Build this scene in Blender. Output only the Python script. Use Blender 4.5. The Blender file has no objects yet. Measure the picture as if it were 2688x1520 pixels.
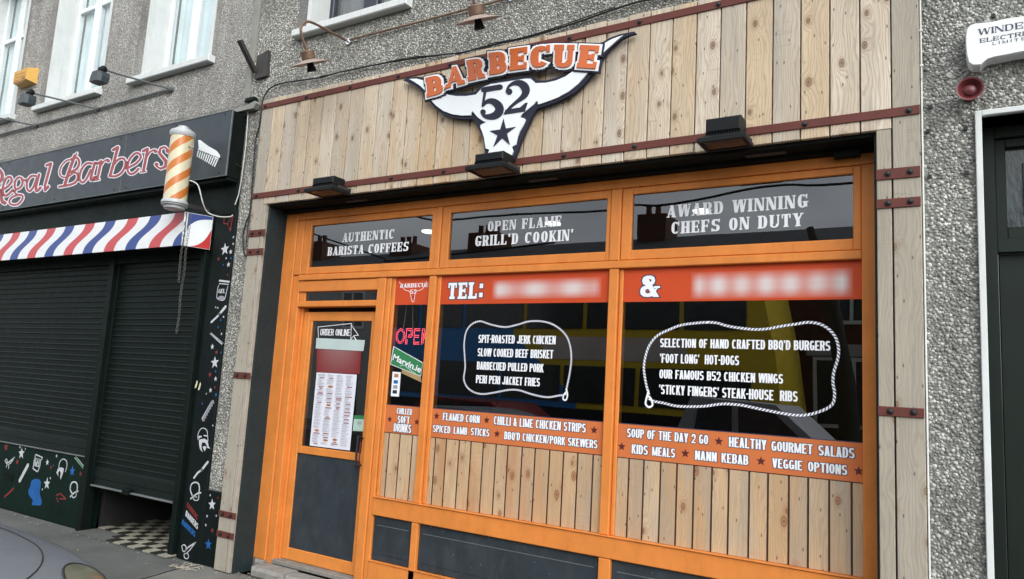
import bpy, bmesh, math, random
import numpy as np
from mathutils import Vector, Matrix
from mathutils.geometry import delaunay_2d_cdt
random.seed(7)
SC = bpy.context.scene
COL = SC.collection
PI = math.pi

# ------------------------------------------------------------------ camera
YAW, PIT, ROL = 0.55816498, 0.13153912, -0.05757011
FPX = 1928.05
CAM = Vector((0.0, -4.05, 1.608))
RM = (Matrix.Rotation(YAW, 3, 'Z') @ Matrix.Rotation(PIT, 3, 'X') @ Matrix.Rotation(ROL, 3, 'Y'))
cd = bpy.data.cameras.new('camera')
cam = bpy.data.objects.new('camera', cd)
COL.objects.link(cam)
cx, cf, cu = RM.col[0], RM.col[1], RM.col[2]
cam.matrix_world = Matrix(((cx[0], cu[0], -cf[0], CAM[0]), (cx[1], cu[1], -cf[1], CAM[1]), (cx[2], cu[2], -cf[2], CAM[2]), (0, 0, 0, 1)))
cd.sensor_width = 36.0
cd.lens = FPX / 2688 * 36.0
cd.clip_start = 0.05
cd.clip_end = 500
SC.camera = cam

# ------------------------------------------------------------------ sky, sun, exposure (overcast day)
W = bpy.data.worlds.new("World"); SC.world = W; W.use_nodes = True
nt = W.node_tree; nt.nodes.clear()
sky = nt.nodes.new('ShaderNodeTexSky'); sky.sky_type = 'NISHITA'; sky.sun_disc = False
sky.sun_elevation = math.radians(35); sky.sun_rotation = math.radians(132)
sky.air_density = 1.0; sky.dust_density = 1.5
hs = nt.nodes.new('ShaderNodeHueSaturation'); hs.inputs['Saturation'].default_value = 0.18
tc = nt.nodes.new('ShaderNodeTexCoord')
mp = nt.nodes.new('ShaderNodeMapping'); mp.inputs['Scale'].default_value = (1.6, 1.6, 3.5)
cl = nt.nodes.new('ShaderNodeTexNoise'); cl.inputs['Scale'].default_value = 1.7; cl.inputs['Detail'].default_value = 5
cr = nt.nodes.new('ShaderNodeValToRGB')
cr.color_ramp.elements[0].position = 0.32; cr.color_ramp.elements[0].color = (0.62, 0.65, 0.68, 1)
cr.color_ramp.elements[1].position = 0.68; cr.color_ramp.elements[1].color = (1.15, 1.15, 1.13, 1)
mx = nt.nodes.new('ShaderNodeMix'); mx.data_type = 'RGBA'; mx.blend_type = 'MULTIPLY'; mx.inputs[0].default_value = 1.0
bg = nt.nodes.new('ShaderNodeBackground'); bg.inputs['Strength'].default_value = 0.15
wo = nt.nodes.new('ShaderNodeOutputWorld')
L_ = nt.links.new
L_(sky.outputs[0], hs.inputs['Color']); L_(tc.outputs['Generated'], mp.inputs[0]); L_(mp.outputs[0], cl.inputs['Vector'])
L_(cl.outputs['Fac'], cr.inputs[0]); L_(hs.outputs[0], mx.inputs[6]); L_(cr.outputs[0], mx.inputs[7])
# overcast sky: brightest overhead, dimmer towards the horizon all round
sxz = nt.nodes.new('ShaderNodeSeparateXYZ'); L_(tc.outputs['Generated'], sxz.inputs[0])
grd = nt.nodes.new('ShaderNodeMapRange'); grd.inputs[1].default_value = 0.0; grd.inputs[2].default_value = 1.0; grd.inputs[3].default_value = 0.62; grd.inputs[4].default_value = 2.3
L_(sxz.outputs[2], grd.inputs[0])
mg2 = nt.nodes.new('ShaderNodeVectorMath'); mg2.operation = 'SCALE'; L_(mx.outputs[2], mg2.inputs[0]); L_(grd.outputs[0], mg2.inputs['Scale'])
L_(mg2.outputs[0], bg.inputs[0]); L_(bg.outputs[0], wo.inputs[0])
sd = bpy.data.lights.new('sun', 'SUN'); sd.energy = 0.55; sd.angle = math.radians(50); sd.color = (1.0, 0.97, 0.92)
sun = bpy.data.objects.new('sun', sd); COL.objects.link(sun)
sun.rotation_euler = (math.radians(55), 0, math.radians(48))
vs = SC.view_settings
vs.view_transform = 'Standard'; vs.look = 'None'; vs.exposure = 0.88; vs.gamma = 1.0; vs.use_curve_mapping = False
try:
    SC.cycles.max_bounces = 6; SC.cycles.transparent_max_bounces = 12
    SC.cycles.caustics_reflective = False; SC.cycles.caustics_refractive = False
except Exception:
    pass

# ------------------------------------------------------------------ measuring helpers
q = .27473
RG = dict(A=(0, 0, q), B=(600, 0, q), C=(1200, 0, q), D=(1900, 0, .309), E=(0, 300, q), F=(600, 350, q), G=(1100, 350, q),
          H=(1600, 350, q), I=(0, 1120, q), J=(440, 750, q), K=(1100, 750, q), L=(1600, 750, q), M=(540, 1120, q), N=(1100, 1120, q),
          O=(1700, 1120, q), Q=(2200, 300, .8243), S=(1040, 60, .26097), R=(0, 520, .26097), T=(0, 860, .26097), V=(780, 820, .26097))
def ray(r, x, y):
    a = RG[r]; px = a[0] + x * a[2]; py = a[1] + y * a[2]
    return RM @ Vector(((px - 1344) / FPX, 1.0, -(py - 760) / FPX))
def pt(r, x, y, Y):
    "measured point on the upright plane y=Y -> (x, z)"
    d = ray(r, x, y); t = (Y - CAM.y) / d.y
    return (CAM.x + d.x * t, CAM.z + d.z * t)
def ptX(r, x, y, X):
    d = ray(r, x, y); t = (X - CAM.x) / d.x
    return (CAM.y + d.y * t, CAM.z + d.z * t)
def pts(r, lst, Y):
    return [pt(r, a, b, Y) for a, b in lst]
GY = 0.25
def mirror_pt(r, x, y, Y):
    "a point seen reflected in the glass, standing at y=-Y"
    d = ray(r, x, y); t = (GY - CAM.y + GY + Y) / d.y
    return (CAM.x + d.x * t, CAM.z + d.z * t)

# ------------------------------------------------------------------ materials
def newmat(name):
    m = bpy.data.materials.new(name); m.use_nodes = True
    n = m.node_tree; b = n.nodes['Principled BSDF']
    return m, n, b
def N_(n, t, **kw):
    o = n.nodes.new(t)
    for k, v in kw.items(): setattr(o, k, v)
    return o
def mixc(n, fac, a, b, mode='MIX'):
    m = n.nodes.new('ShaderNodeMix'); m.data_type = 'RGBA'; m.blend_type = mode
    for sock, v in ((0, fac), (6, a), (7, b)):
        if hasattr(v, 'links'): n.links.new(v, m.inputs[sock])
        elif sock == 0: m.inputs[0].default_value = v
        else: m.inputs[sock].default_value = (v[0], v[1], v[2], 1)
    return m.outputs[2]
def math_(n, op, a, b=None, c=None, clamp=False):
    m = n.nodes.new('ShaderNodeMath'); m.operation = op; m.use_clamp = clamp
    for i, v in enumerate((a, b, c)):
        if v is None: continue
        if hasattr(v, 'links'): n.links.new(v, m.inputs[i])
        else: m.inputs[i].default_value = v
    return m.outputs[0]
def noise(n, vec, scale, detail=3, rough=.55):
    o = n.nodes.new('ShaderNodeTexNoise'); o.inputs['Scale'].default_value = scale
    o.inputs['Detail'].default_value = detail; o.inputs['Roughness'].default_value = rough
    if vec is not None: n.links.new(vec, o.inputs['Vector'])
    return o.outputs['Fac']
def ramp(n, fac, stops):
    o = n.nodes.new('ShaderNodeValToRGB'); n.links.new(fac, o.inputs[0])
    e = o.color_ramp.elements
    while len(e) < len(stops): e.new(0.5)
    for i, (p, c) in enumerate(stops):
        e[i].position = p; e[i].color = (c[0], c[1], c[2], 1) if hasattr(c, '__len__') else (c, c, c, 1)
    return o.outputs[0]
def mapping(n, vec, sc, loc=(0, 0, 0)):
    o = n.nodes.new('ShaderNodeMapping'); o.inputs['Scale'].default_value = sc; o.inputs['Location'].default_value = loc
    n.links.new(vec, o.inputs[0]); return o.outputs[0]
def bump(n, b, h, strength, dist=.01):
    o = n.nodes.new('ShaderNodeBump'); o.inputs['Strength'].default_value = strength; o.inputs['Distance'].default_value = dist
    n.links.new(h, o.inputs['Height']); n.links.new(o.outputs[0], b.inputs['Normal'])
def geo(n): return n.nodes.new('ShaderNodeNewGeometry').outputs['Position']

def paint(name, col, rough=.5, var=.12, dirt=.0, dirtcol=(.05, .04, .03), bmp=.12, spec=.5, metal=0, scale=6, streak=0.0, chips=0.0, chipcol=(.6, .58, .5)):
    m, n, b = newmat(name); g = geo(n)
    a = noise(n, g, scale, 5)
    lo = tuple(c * (1 - var) for c in col); hi = tuple(min(1, c * (1 + var)) for c in col)
    c = ramp(n, a, [(.3, lo), (.7, hi)])
    if dirt > 0:
        d = noise(n, mapping(n, g, (1, 1, .35)), scale * 2.2, 6, .7)
        f = ramp(n, d, [(.5, 0.0), (.78, dirt)])
        c = mixc(n, f, c, dirtcol)
    if streak > 0:
        d = noise(n, mapping(n, g, (60, 60, 1.2)), 1.0, 4, .6)
        c = mixc(n, ramp(n, d, [(.5, 0.0), (.75, streak)]), c, dirtcol)
    if chips > 0:
        d = noise(n, g, 70, 2, .5)
        c = mixc(n, ramp(n, d, [(.74, 0.0), (.77, chips)]), c, chipcol)
    n.links.new(c, b.inputs['Base Color'])
    b.inputs['Metallic'].default_value = metal
    b.inputs['Specular IOR Level'].default_value = spec
    r = noise(n, g, 14, 3)
    rr = n.nodes.new('ShaderNodeMapRange'); rr.inputs[3].default_value = max(.05, rough - .12); rr.inputs[4].default_value = min(1, rough + .15)
    n.links.new(r, rr.inputs[0]); n.links.new(rr.outputs[0], b.inputs['Roughness'])
    if bmp > 0: bump(n, b, noise(n, mapping(n, g, (1, 1, .3)), 60, 4), bmp, .004)
    return m

def wood(name, cols, knotc, grainamt=.35, blotch=.25, rough=.75, darkc=None, knotcut=.50, warm=None):
    m, n, b = newmat(name); g = geo(n)
    oi = n.nodes.new('ShaderNodeObjectInfo')
    sep = n.nodes.new('ShaderNodeSeparateXYZ'); n.links.new(g, sep.inputs[0])
    rz = math_(n, 'MULTIPLY', oi.outputs['Random'], 37.0)
    rx = math_(n, 'MULTIPLY', oi.outputs['Random'], 11.0)
    X = math_(n, 'ADD', sep.outputs[0], rx); Z = math_(n, 'ADD', sep.outputs[2], rz)
    cb = n.nodes.new('ShaderNodeCombineXYZ'); n.links.new(X, cb.inputs[0]); n.links.new(Z, cb.inputs[1]); n.links.new(sep.outputs[1], cb.inputs[2])
    V = cb.outputs[0]
    vo = n.nodes.new('ShaderNodeTexVoronoi'); vo.voronoi_dimensions = '2D'; vo.inputs['Scale'].default_value = 1.0
    n.links.new(mapping(n, V, (7.2, 4.2, 1)), vo.inputs['Vector'])
    d = vo.outputs['Distance']
    vs_ = n.nodes.new('ShaderNodeSeparateColor'); n.links.new(vo.outputs['Color'], vs_.inputs[0])
    on = math_(n, 'GREATER_THAN', vs_.outputs[0], knotcut)
    size = math_(n, 'MULTIPLY', vs_.outputs[1], .085)
    size = math_(n, 'MULTIPLY', math_(n, 'ADD', size, .03), on)
    wob = math_(n, 'MULTIPLY', noise(n, mapping(n, V, (5, .9, 1)), 1.6, 3), 58.0)
    infl = math_(n, 'MULTIPLY', math_(n, 'POWER', 2.718, math_(n, 'MULTIPLY', d, -5.0)), 30.0)
    ph = math_(n, 'ADD', math_(n, 'ADD', math_(n, 'MULTIPLY', X, 330.0), wob), math_(n, 'MULTIPLY', infl, on))
    s = math_(n, 'SINE', ph)
    s01 = math_(n, 'MULTIPLY_ADD', s, .5, .5)
    fine = noise(n, mapping(n, V, (170, 5, 1)), 1.0, 4, .6)
    base = ramp(n, oi.outputs['Random'], [(i / (len(cols) - 1), c) for i, c in enumerate(cols)])
    dk = darkc or tuple(c * .55 for c in cols[1])
    bl = noise(n, mapping(n, V, (5, 1.3, 1)), 1.5, 4, .6)
    c = mixc(n, ramp(n, bl, [(.35, 0.0), (.75, blotch)]), base, dk)
    if warm:
        wz = noise(n, mapping(n, V, (6, .8, 1), (3.1, 7.7, 0)), 1.2, 4, .6)
        cen = math_(n, 'SUBTRACT', 1.0, math_(n, 'DIVIDE', math_(n, 'ABSOLUTE', math_(n, 'ADD', sep.outputs[0], 3.05)), 1.7), clamp=True)
        wf = math_(n, 'MULTIPLY', ramp(n, wz, [(.40, 0.0), (.66, 1.0)]), math_(n, 'MULTIPLY_ADD', cen, .65, .22))
        c = mixc(n, wf, c, warm)
        gz = noise(n, mapping(n, V, (5, .7, 1), (9.1, 2.7, 0)), 1.3, 4, .6)
        c = mixc(n, math_(n, 'MULTIPLY', ramp(n, gz, [(.45, 0.0), (.70, .75)]), math_(n, 'SUBTRACT', 1.0, cen)), c, (.34, .335, .315))
    rs_ = noise(n, mapping(n, V, (48, 1.1, 1), (1.7, 4.4, 0)), 1.0, 4, .65)
    c = mixc(n, ramp(n, rs_, [(.52, 0.0), (.78, .34)]), c, (.24, .22, .19))
    # faint saw marks across some boards
    sw = noise(n, mapping(n, V, (6, 85, 1)), 1.0, 2, .5)
    c = mixc(n, math_(n, 'MULTIPLY', ramp(n, sw, [(.60, 0.0), (.66, .5)]), ramp(n, noise(n, mapping(n, V, (6, 1.2, 1), (5, 5, 0)), 1.0, 2), [(.55, 0.0), (.62, .8)])), c, dk)
    c = mixc(n, math_(n, 'MULTIPLY', math_(n, 'POWER', s01, 2.5), grainamt), c, dk)
    c = mixc(n, ramp(n, fine, [(.45, 0.0), (.8, .45)]), c, dk)
    # halo and knot
    halo = math_(n, 'SUBTRACT', 1.0, math_(n, 'DIVIDE', d, .23), clamp=True)
    c = mixc(n, math_(n, 'MULTIPLY', math_(n, 'MULTIPLY', halo, .55), on), c, tuple(k * 1.4 for k in knotc))
    inside = math_(n, 'LESS_THAN', d, size)
    ringf = math_(n, 'SUBTRACT', 1.0, math_(n, 'ABSOLUTE', math_(n, 'DIVIDE', math_(n, 'SUBTRACT', d, size), .016)), clamp=True)
    c = mixc(n, math_(n, 'MULTIPLY', inside, .55), c, tuple(k * 1.7 for k in knotc))
    core = math_(n, 'LESS_THAN', d, math_(n, 'MULTIPLY', size, .35)); c = mixc(n, math_(n, 'MULTIPLY', core, .5), c, tuple(k * .6 for k in knotc))
    c = mixc(n, math_(n, 'MULTIPLY', math_(n, 'MULTIPLY', ringf, on), .8), c, tuple(k * .45 for k in knotc))
    # little dents and nail marks
    v2 = n.nodes.new('ShaderNodeTexVoronoi'); v2.voronoi_dimensions = '2D'; v2.inputs['Scale'].default_value = 1.0
    n.links.new(mapping(n, V, (11, 4.3, 1)), v2.inputs['Vector'])
    c = mixc(n, ramp(n, v2.outputs['Distance'], [(.030, .7), (.05, 0.0)]), c, tuple(k * .35 for k in knotc))
    n.links.new(c, b.inputs['Base Color']); b.inputs['Roughness'].default_value = rough
    b.inputs['Specular IOR Level'].default_value = .25
    bump(n, b, math_(n, 'ADD', math_(n, 'MULTIPLY', fine, .8), math_(n, 'MULTIPLY', s01, .35)), .35, .003)
    return m

def roughcast(name, mortar, s1, s2, scale, strength):
    m, n, b = newmat(name); g = geo(n)
    vo = n.nodes.new('ShaderNodeTexVoronoi'); vo.inputs['Scale'].default_value = scale; n.links.new(g, vo.inputs['Vector'])
    sc_ = n.nodes.new('ShaderNodeSeparateColor'); n.links.new(vo.outputs['Color'], sc_.inputs[0])
    st = ramp(n, sc_.outputs[0], [(0, s1), (.55, tuple((a + c) / 2 for a, c in zip(s1, s2))), (1, s2)])
    e = ramp(n, vo.outputs['Distance'], [(.30, 0.0), (.55, 1.0)])
    c = mixc(n, e, st, mortar)
    w = ramp(n, noise(n, g, 1.3, 5, .6), [(.35, .72), (.65, 1.08)])
    c = mixc(n, 1.0, c, w, 'MULTIPLY')
    w2 = ramp(n, noise(n, mapping(n, g, (7, 7, .6)), 1.0, 4, .6), [(.45, 1.0), (.75, .72)])
    c = mixc(n, 1.0, c, w2, 'MULTIPLY')
    n.links.new(c, b.inputs['Base Color']); b.inputs['Roughness'].default_value = .9
    h = math_(n, 'SUBTRACT', 1.0, vo.outputs['Distance'])
    bump(n, b, h, strength, .012)
    return m

def pebblemat(name, s1, s2, mid):
    m, n, b = newmat(name)
    at_ = n.nodes.new('ShaderNodeAttribute'); at_.attribute_name = 'rnd'
    c = ramp(n, at_.outputs['Fac'], [(0, s1), (.45, mid), (.8, s2), (1, tuple(min(.85, x * 1.25) for x in s2))])
    w = ramp(n, noise(n, geo(n), 1.4, 5, .6), [(.35, .75), (.65, 1.1)])
    c = mixc(n, 1.0, c, w, 'MULTIPLY')
    w2 = ramp(n, noise(n, mapping(n, geo(n), (5, 5, .5)), 1.0, 5, .65), [(.45, 1.0), (.72, .66)])
    c = mixc(n, 1.0, c, w2, 'MULTIPLY')
    n.links.new(c, b.inputs['Base Color']); b.inputs['Roughness'].default_value = .7
    return m

def ground_mat(name, col, crack=.5, rough=.9):
    m, n, b = newmat(name); g = geo(n)
    a = noise(n, g, 2.2, 6, .65)
    c = ramp(n, a, [(.3, tuple(x * .7 for x in col)), (.55, col), (.75, tuple(x * 1.25 for x in col))])
    s = noise(n, g, 120, 3, .6)
    c = mixc(n, ramp(n, s, [(.5, 0.0), (.72, .45)]), c, tuple(x * .45 for x in col))
    bl = noise(n, g, 9, 4, .7)
    c = mixc(n, ramp(n, bl, [(.66, 0.0), (.74, .6)]), c, tuple(x * .35 for x in col))
    n.links.new(c, b.inputs['Base Color']); b.inputs['Roughness'].default_value = rough
    bump(n, b, s, .4, .006)
    return m

def emis(name, col, st):
    m, n, b = newmat(name)
    b.inputs['Base Color'].default_value = (*col, 1); b.inputs['Emission Color'].default_value = (*col, 1)
    b.inputs['Emission Strength'].default_value = st
    return m

def glassmat(name, tint=(.75, .78, .76), ior=1.5, wav=.02, boost=1.0):
    m = bpy.data.materials.new(name); m.use_nodes = True; n = m.node_tree; n.nodes.clear()
    tr = n.nodes.new('ShaderNodeBsdfTransparent'); tr.inputs[0].default_value = (*tint, 1)
    gl = n.nodes.new('ShaderNodeBsdfGlossy'); gl.inputs['Roughness'].default_value = 0.0
    gl.inputs['Color'].default_value = (.95, .97, 1, 1)
    g = geo(n)
    bp = n.nodes.new('ShaderNodeBump'); bp.inputs['Strength'].default_value = wav; bp.inputs['Distance'].default_value = .02
    n.links.new(noise(n, g, 2.0, 1), bp.inputs['Height']); n.links.new(bp.outputs[0], gl.inputs['Normal'])
    fr = n.nodes.new('ShaderNodeFresnel'); fr.inputs['IOR'].default_value = ior
    gb = n.nodes.new('ShaderNodeNewGeometry')
    f = math_(n, 'MULTIPLY', fr.outputs[0], boost, clamp=True)
    f = math_(n, 'MULTIPLY', f, math_(n, 'SUBTRACT', 1.0, gb.outputs['Backfacing']))
    mxs = n.nodes.new('ShaderNodeMixShader'); o = n.nodes.new('ShaderNodeOutputMaterial')
    n.links.new(f, mxs.inputs[0]); n.links.new(tr.outputs[0], mxs.inputs[1]); n.links.new(gl.outputs[0], mxs.inputs[2])
    n.links.new(mxs.outputs[0], o.inputs[0])
    return m

MT = dict(
    orange=paint('orange_gloss_paint', (.68, .230, .050), .45, .09, .30, (.34, .09, .015), .05, .3, streak=.04),
    doororange=paint('orange_door_paint', (.68, .238, .050), .45, .09, .28, (.36, .10, .012), .1, .35),
    band=paint('orange_film', (.58, .165, .055), .45, .05, 0, bmp=.03, spec=.2),
    red=paint('red_film', (.55, .072, .022), .42, .06, 0, bmp=.03, spec=.2),
    slate=paint('slate_paint', (.028, .038, .046), .5, .2, .55, (.065, .07, .072), .08, .35, chips=.5),
    dark=paint('black_green_paint', (.004, .009, .0075), .5, .2, .25, (.014, .018, .015), .08, .15),
    lintel=paint('black_lintel', (.006, .009, .008), .7, .2, .2, (.012, .014, .013), .1, .1),
    reveal=paint('charcoal_paint', (.020, .031, .034), .6, .12, .3, (.03, .042, .042), .1, .2, chips=.4),
    shutter=paint('dark_green_shutter', (.0050, .0115, .0095), .45, .2, .3, (.010, .018, .014), .08, .30),
    signgrey=paint('sign_grey', (.036, .047, .056), .38, .08, .1, (.05, .055, .06), .02, .45),
    alu=paint('aluminium_edge', (.16, .19, .20), .4, .1, metal=.4),
    strap=paint('oxide_iron', (.120, .034, .027), .6, .12, .25, (.09, .03, .02), .12, .3),
    bolt=paint('black_bolt', (.012, .010, .010), .45, .2),
    white=paint('white_paint', (.72, .74, .72), .5, .05, .25, (.40, .40, .36), .1, .3),
    reveals=paint('white_masonry', (.66, .69, .68), .7, .05, .3, (.42, .43, .40), .15, .2, streak=.25),
    upvc=paint('white_upvc', (.80, .84, .85), .3, .03, 0, bmp=0),
    film=paint('white_lettering', (.82, .84, .88), .45, .02, 0, bmp=0, spec=.3),
    signwhite=paint('sign_white', (.80, .84, .86), .35, .02, .08, (.6, .62, .62), .0, .4),
    signorange=paint('sign_orange', (.56, .125, .030), .40, .14, .0, bmp=.0, scale=2.2),
    navy=paint('sign_navy', (.030, .032, .050), .6, .08, bmp=0, spec=.12),
    outline=paint('text_outline', (.035, .035, .075), .5, .05, bmp=0),
    starc=paint('maroon_star', (.085, .010, .010), .5, .1, bmp=0),
    gap=paint('dark_brown_print', (.045, .018, .010), .5, .2, bmp=0),
    copper=paint('weathered_copper', (.20, .125, .085), .5, .25, .3, (.18, .12, .09), .05, .5, metal=.35, scale=18),
    copperin=paint('copper_shade', (.32, .25, .21), .55, .15, .2, (.25, .18, .15), .05, .4),
    chrome=paint('chrome', (.75, .78, .8), .2, .05, metal=.9, bmp=0),
    lampblk=paint('black_lamp', (.007, .009, .010), .5, .2, .15, (.02, .02, .02), .05, .22),
    lampgrey=paint('grey_lamp', (.03, .042, .046), .4, .15),
    steel=paint('dark_steel', (.035, .032, .030), .6, .25, .3, (.07, .05, .04)),
    pipe=paint('grey_conduit', (.14, .155, .155), .5, .15, .2, (.08, .08, .08)),
    cable=paint('black_cable', (.012, .012, .013), .5, .1, bmp=0),
    whitecable=paint('white_cable', (.62, .64, .60), .5, .1, bmp=0),
    yellow=paint('yellow_plastic', (.62, .34, .04), .4, .08, .15, (.4, .2, .03)),
    cream=paint('cream_plastic', (.70, .66, .45), .35, .05, .1, (.5, .4, .2), bmp=0),
    alarmwhite=paint('alarm_white', (.80, .83, .83), .3, .03, .1, (.6, .62, .62), bmp=.02),
    maroon=paint('maroon_plastic', (.115, .018, .020), .35, .15, .1, (.2, .05, .05), bmp=0),
    maroonhi=paint('maroon_boss', (.13, .028, .032), .35, .1, bmp=0),
    rendergrey=paint('grey_render_strip', (.27, .27, .245), .85, .12, .3, (.17, .17, .15), .2, .1),
    green=paint('sticker_green', (.03, .20, .075), .45, .06, bmp=0),
    palegreen=paint('sticker_pale_green', (.42, .58, .50), .45, .06, bmp=0),
    tan=paint('sticker_tan', (.38, .26, .12), .5, .1, bmp=0),
    pale=paint('sticker_pale', (.48, .58, .57), .4, .05, bmp=0),
    paper=paint('menu_paper', (.72, .74, .82), .6, .03, bmp=0),
    ink=paint('grey_ink', (.30, .29, .33), .6, .1, bmp=0),
    inkred=paint('red_ink', (.30, .16, .16), .6, .3, bmp=0, scale=60),
    inkbrown=paint('food_print', (.40, .17, .07), .6, .4, bmp=0, scale=60),
    sred=paint('painted_red', (.20, .025, .02), .6, .15, bmp=0),
    sblue=paint('painted_blue', (.008, .11, .36), .6, .2, bmp=0),
    swhite=paint('painted_white', (.55, .57, .60), .6, .06, bmp=0),
    blackpaint=paint('black_paint', (.0045, .0085, .0085), .55, .2, .2, (.015, .018, .018), .1, .15),
    stall=paint('black_green_stallriser', (.003, .014, .010), .6, .2, .3, (.008, .022, .016), .1, .15),
    tiledark=paint('black_tile', (.022, .022, .018), .5, .2, .3, (.06, .055, .045)),
    tilelight=paint('buff_tile', (.33, .32, .25), .5, .12, .5, (.12, .11, .08)),
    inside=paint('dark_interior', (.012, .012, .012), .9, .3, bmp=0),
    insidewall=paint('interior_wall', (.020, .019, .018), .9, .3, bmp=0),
    curtain=paint('net_curtain', (.70, .78, .80), .9, .10, bmp=0, scale=3),
    greycurtain=paint('grey_blind', (.20, .20, .205), .9, .12, bmp=0, scale=3),
    darkframe=paint('dark_window_frame', (.030, .033, .050), .4, .1, bmp=0),
    pdoor=paint('front_door_black_green', (.006, .013, .009), .5, .15, .1, (.012, .018, .014), .03, .3),
    obscure=paint('obscured_glass', (.035, .05, .05), .15, .2, bmp=.5, spec=.7, scale=30),
    stonestep=paint('stone_step', (.26, .255, .235), .85, .2, .45, (.12, .115, .10), .35, .15, scale=14),
    sillwood=paint('bare_threshold', (.24, .225, .20), .8, .15, .5, (.10, .09, .08), .3, .2, scale=14, streak=.3),
    carpaint=paint('silver_car_paint', (.15, .165, .185), .34, .02, 0, (.2, .2, .2), 0, .5, metal=.2),
    black=paint('black_plastic', (.012, .012, .013), .6, .1, bmp=0),
    tyre=paint('tyre', (.014, .014, .014), .85, .1),
    headlamp=paint('yellowed_headlamp', (.115, .12, .085), .15, .25, bmp=0, spec=.7),
    rim=paint('alloy', (.4, .4, .42), .35, .1, metal=.6),
    chainm=paint('galvanised_chain', (.13, .13, .115), .45, .2, metal=.4),
    brick=None,
    woodhead=wood('weathered_larch', [(.70, .63, .53), (.63, .49, .33), (.52, .48, .415), (.72, .63, .50), (.57, .52, .455), (.66, .53, .37), (.70, .64, .56)], (.13, .07, .036), .55, .40, warm=(.56, .36, .175)),
    woodpost=wood('weathered_post', [(.43, .39, .33), (.40, .36, .29), (.45, .41, .345)], (.17, .10, .055), .3, .3),
    woodprint=wood('printed_pine', [(.62, .40, .22), (.66, .49, .31), (.55, .35, .19), (.65, .50, .34)], (.20, .085, .04), .42, .5, .4, warm=(.50, .235, .10)),
    wallL=roughcast('fine_roughcast', (.24, .235, .215), (.26, .25, .23), (.50, .485, .455), 62, .6),
    wallR=roughcast('pebbledash_mortar', (.21, .21, .195), (.20, .20, .185), (.34, .335, .31), 85, .5),
    pebble=pebblemat('pebbles', (.15, .15, .13), (.54, .53, .48), (.32, .315, .285)),
    pebbleB=pebblemat('pebbles_grey', (.17, .175, .155), (.50, .50, .46), (.31, .315, .29)),
    pebbleC=pebblemat('roughcast_grit', (.27, .26, .24), (.55, .54, .505), (.40, .39, .365)),
    pave=ground_mat('concrete_pavement', (.115, .120, .110)),
    pave2=ground_mat('pale_concrete', (.165, .165, .15)),
    road=ground_mat('asphalt', (.05, .05, .052)),
    kerb=ground_mat('kerb_stone', (.27, .27, .26)),
    busyellow=paint('bus_yellow', (.80, .58, .04), .3, .06, bmp=0),
    busblue=paint('bus_blue', (.05, .27, .66), .3, .06, bmp=0),
    busad=paint('bus_advert', (.70, .62, .56), .4, .2, bmp=0, scale=1.2),
    buswin=paint('bus_window', (.05, .055, .055), .12, .3, bmp=0, spec=.8),
    redcar=paint('dark_red_paint', (.28, .05, .06), .2, .05, bmp=0, metal=.2),
    trunkm=paint('bark', (.05, .045, .035), .9, .2),
    roof=paint('slate_roof', (.03, .03, .034), .7, .25),
    brickm=paint('dark_brick', (.10, .05, .035), .9, .2, .3, (.05, .03, .02), .2, .2),
    rendered=paint('cream_render', (.42, .43, .41), .85, .06),
)
MT['capgrey'] = paint('pole_cap_grey', (.42, .44, .45), .35, .08, .2, (.25, .25, .25), 0)
MT['winglass'] = glassmat('shop_glass', (.62, .64, .62), 1.50, .02, 3.1)
MT['upglass'] = glassmat('upstairs_glass', (.95, .97, .97), 1.5, .01, 1.5)
MT['lampglass'] = paint('lamp_glass', (.05, .055, .05), .12, .3, bmp=.3, spec=.9, scale=40)
MT['led'] = emis('red_led', (1.0, .09, .12), 4.5)
MT['ceilglow'] = emis('ceiling_light', (1.0, .97, .88), 5.0)
MT['tail'] = emis('brake_light', (1, .1, .08), .6)

def stripes_mat(name, horiz=True):
    m, n, b = newmat(name); g = geo(n)
    s = n.nodes.new('ShaderNodeSeparateXYZ'); n.links.new(g, s.inputs[0])
    return m, n, b, s
# printed blur patches of the two phone-number strips, as soft pale smears
def smear_mat(name, x0, x1, z0, z1, k):
    m, n, b = newmat(name); g = geo(n)
    s = n.nodes.new('ShaderNodeSeparateXYZ'); n.links.new(g, s.inputs[0])
    u = math_(n, 'DIVIDE', math_(n, 'SUBTRACT', s.outputs[0], x0), x1 - x0)
    v = math_(n, 'DIVIDE', math_(n, 'SUBTRACT', s.outputs[2], z0), z1 - z0)
    def edge(t, w): 
        a = math_(n, 'DIVIDE', t, w, clamp=True); c = math_(n, 'DIVIDE', math_(n, 'SUBTRACT', 1.0, t), w, clamp=True)
        return math_(n, 'MULTIPLY', a, c)
    e = math_(n, 'MULTIPLY', edge(u, .06), edge(v, .38))
    wv = math_(n, 'MULTIPLY_ADD', math_(n, 'SINE', math_(n, 'MULTIPLY', u, 6.283 * k)), .20, .62)
    nz = math_(n, 'MULTIPLY_ADD', noise(n, mapping(n, g, (3, 3, .5)), 2.2, 1), .5, .70)
    f = math_(n, 'MULTIPLY', math_(n, 'MULTIPLY', e, wv), nz, clamp=True)
    c = mixc(n, f, (.55, .072, .022), (.66, .68, .68))
    n.links.new(c, b.inputs['Base Color']); b.inputs['Roughness'].default_value = .4
    return m

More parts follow.
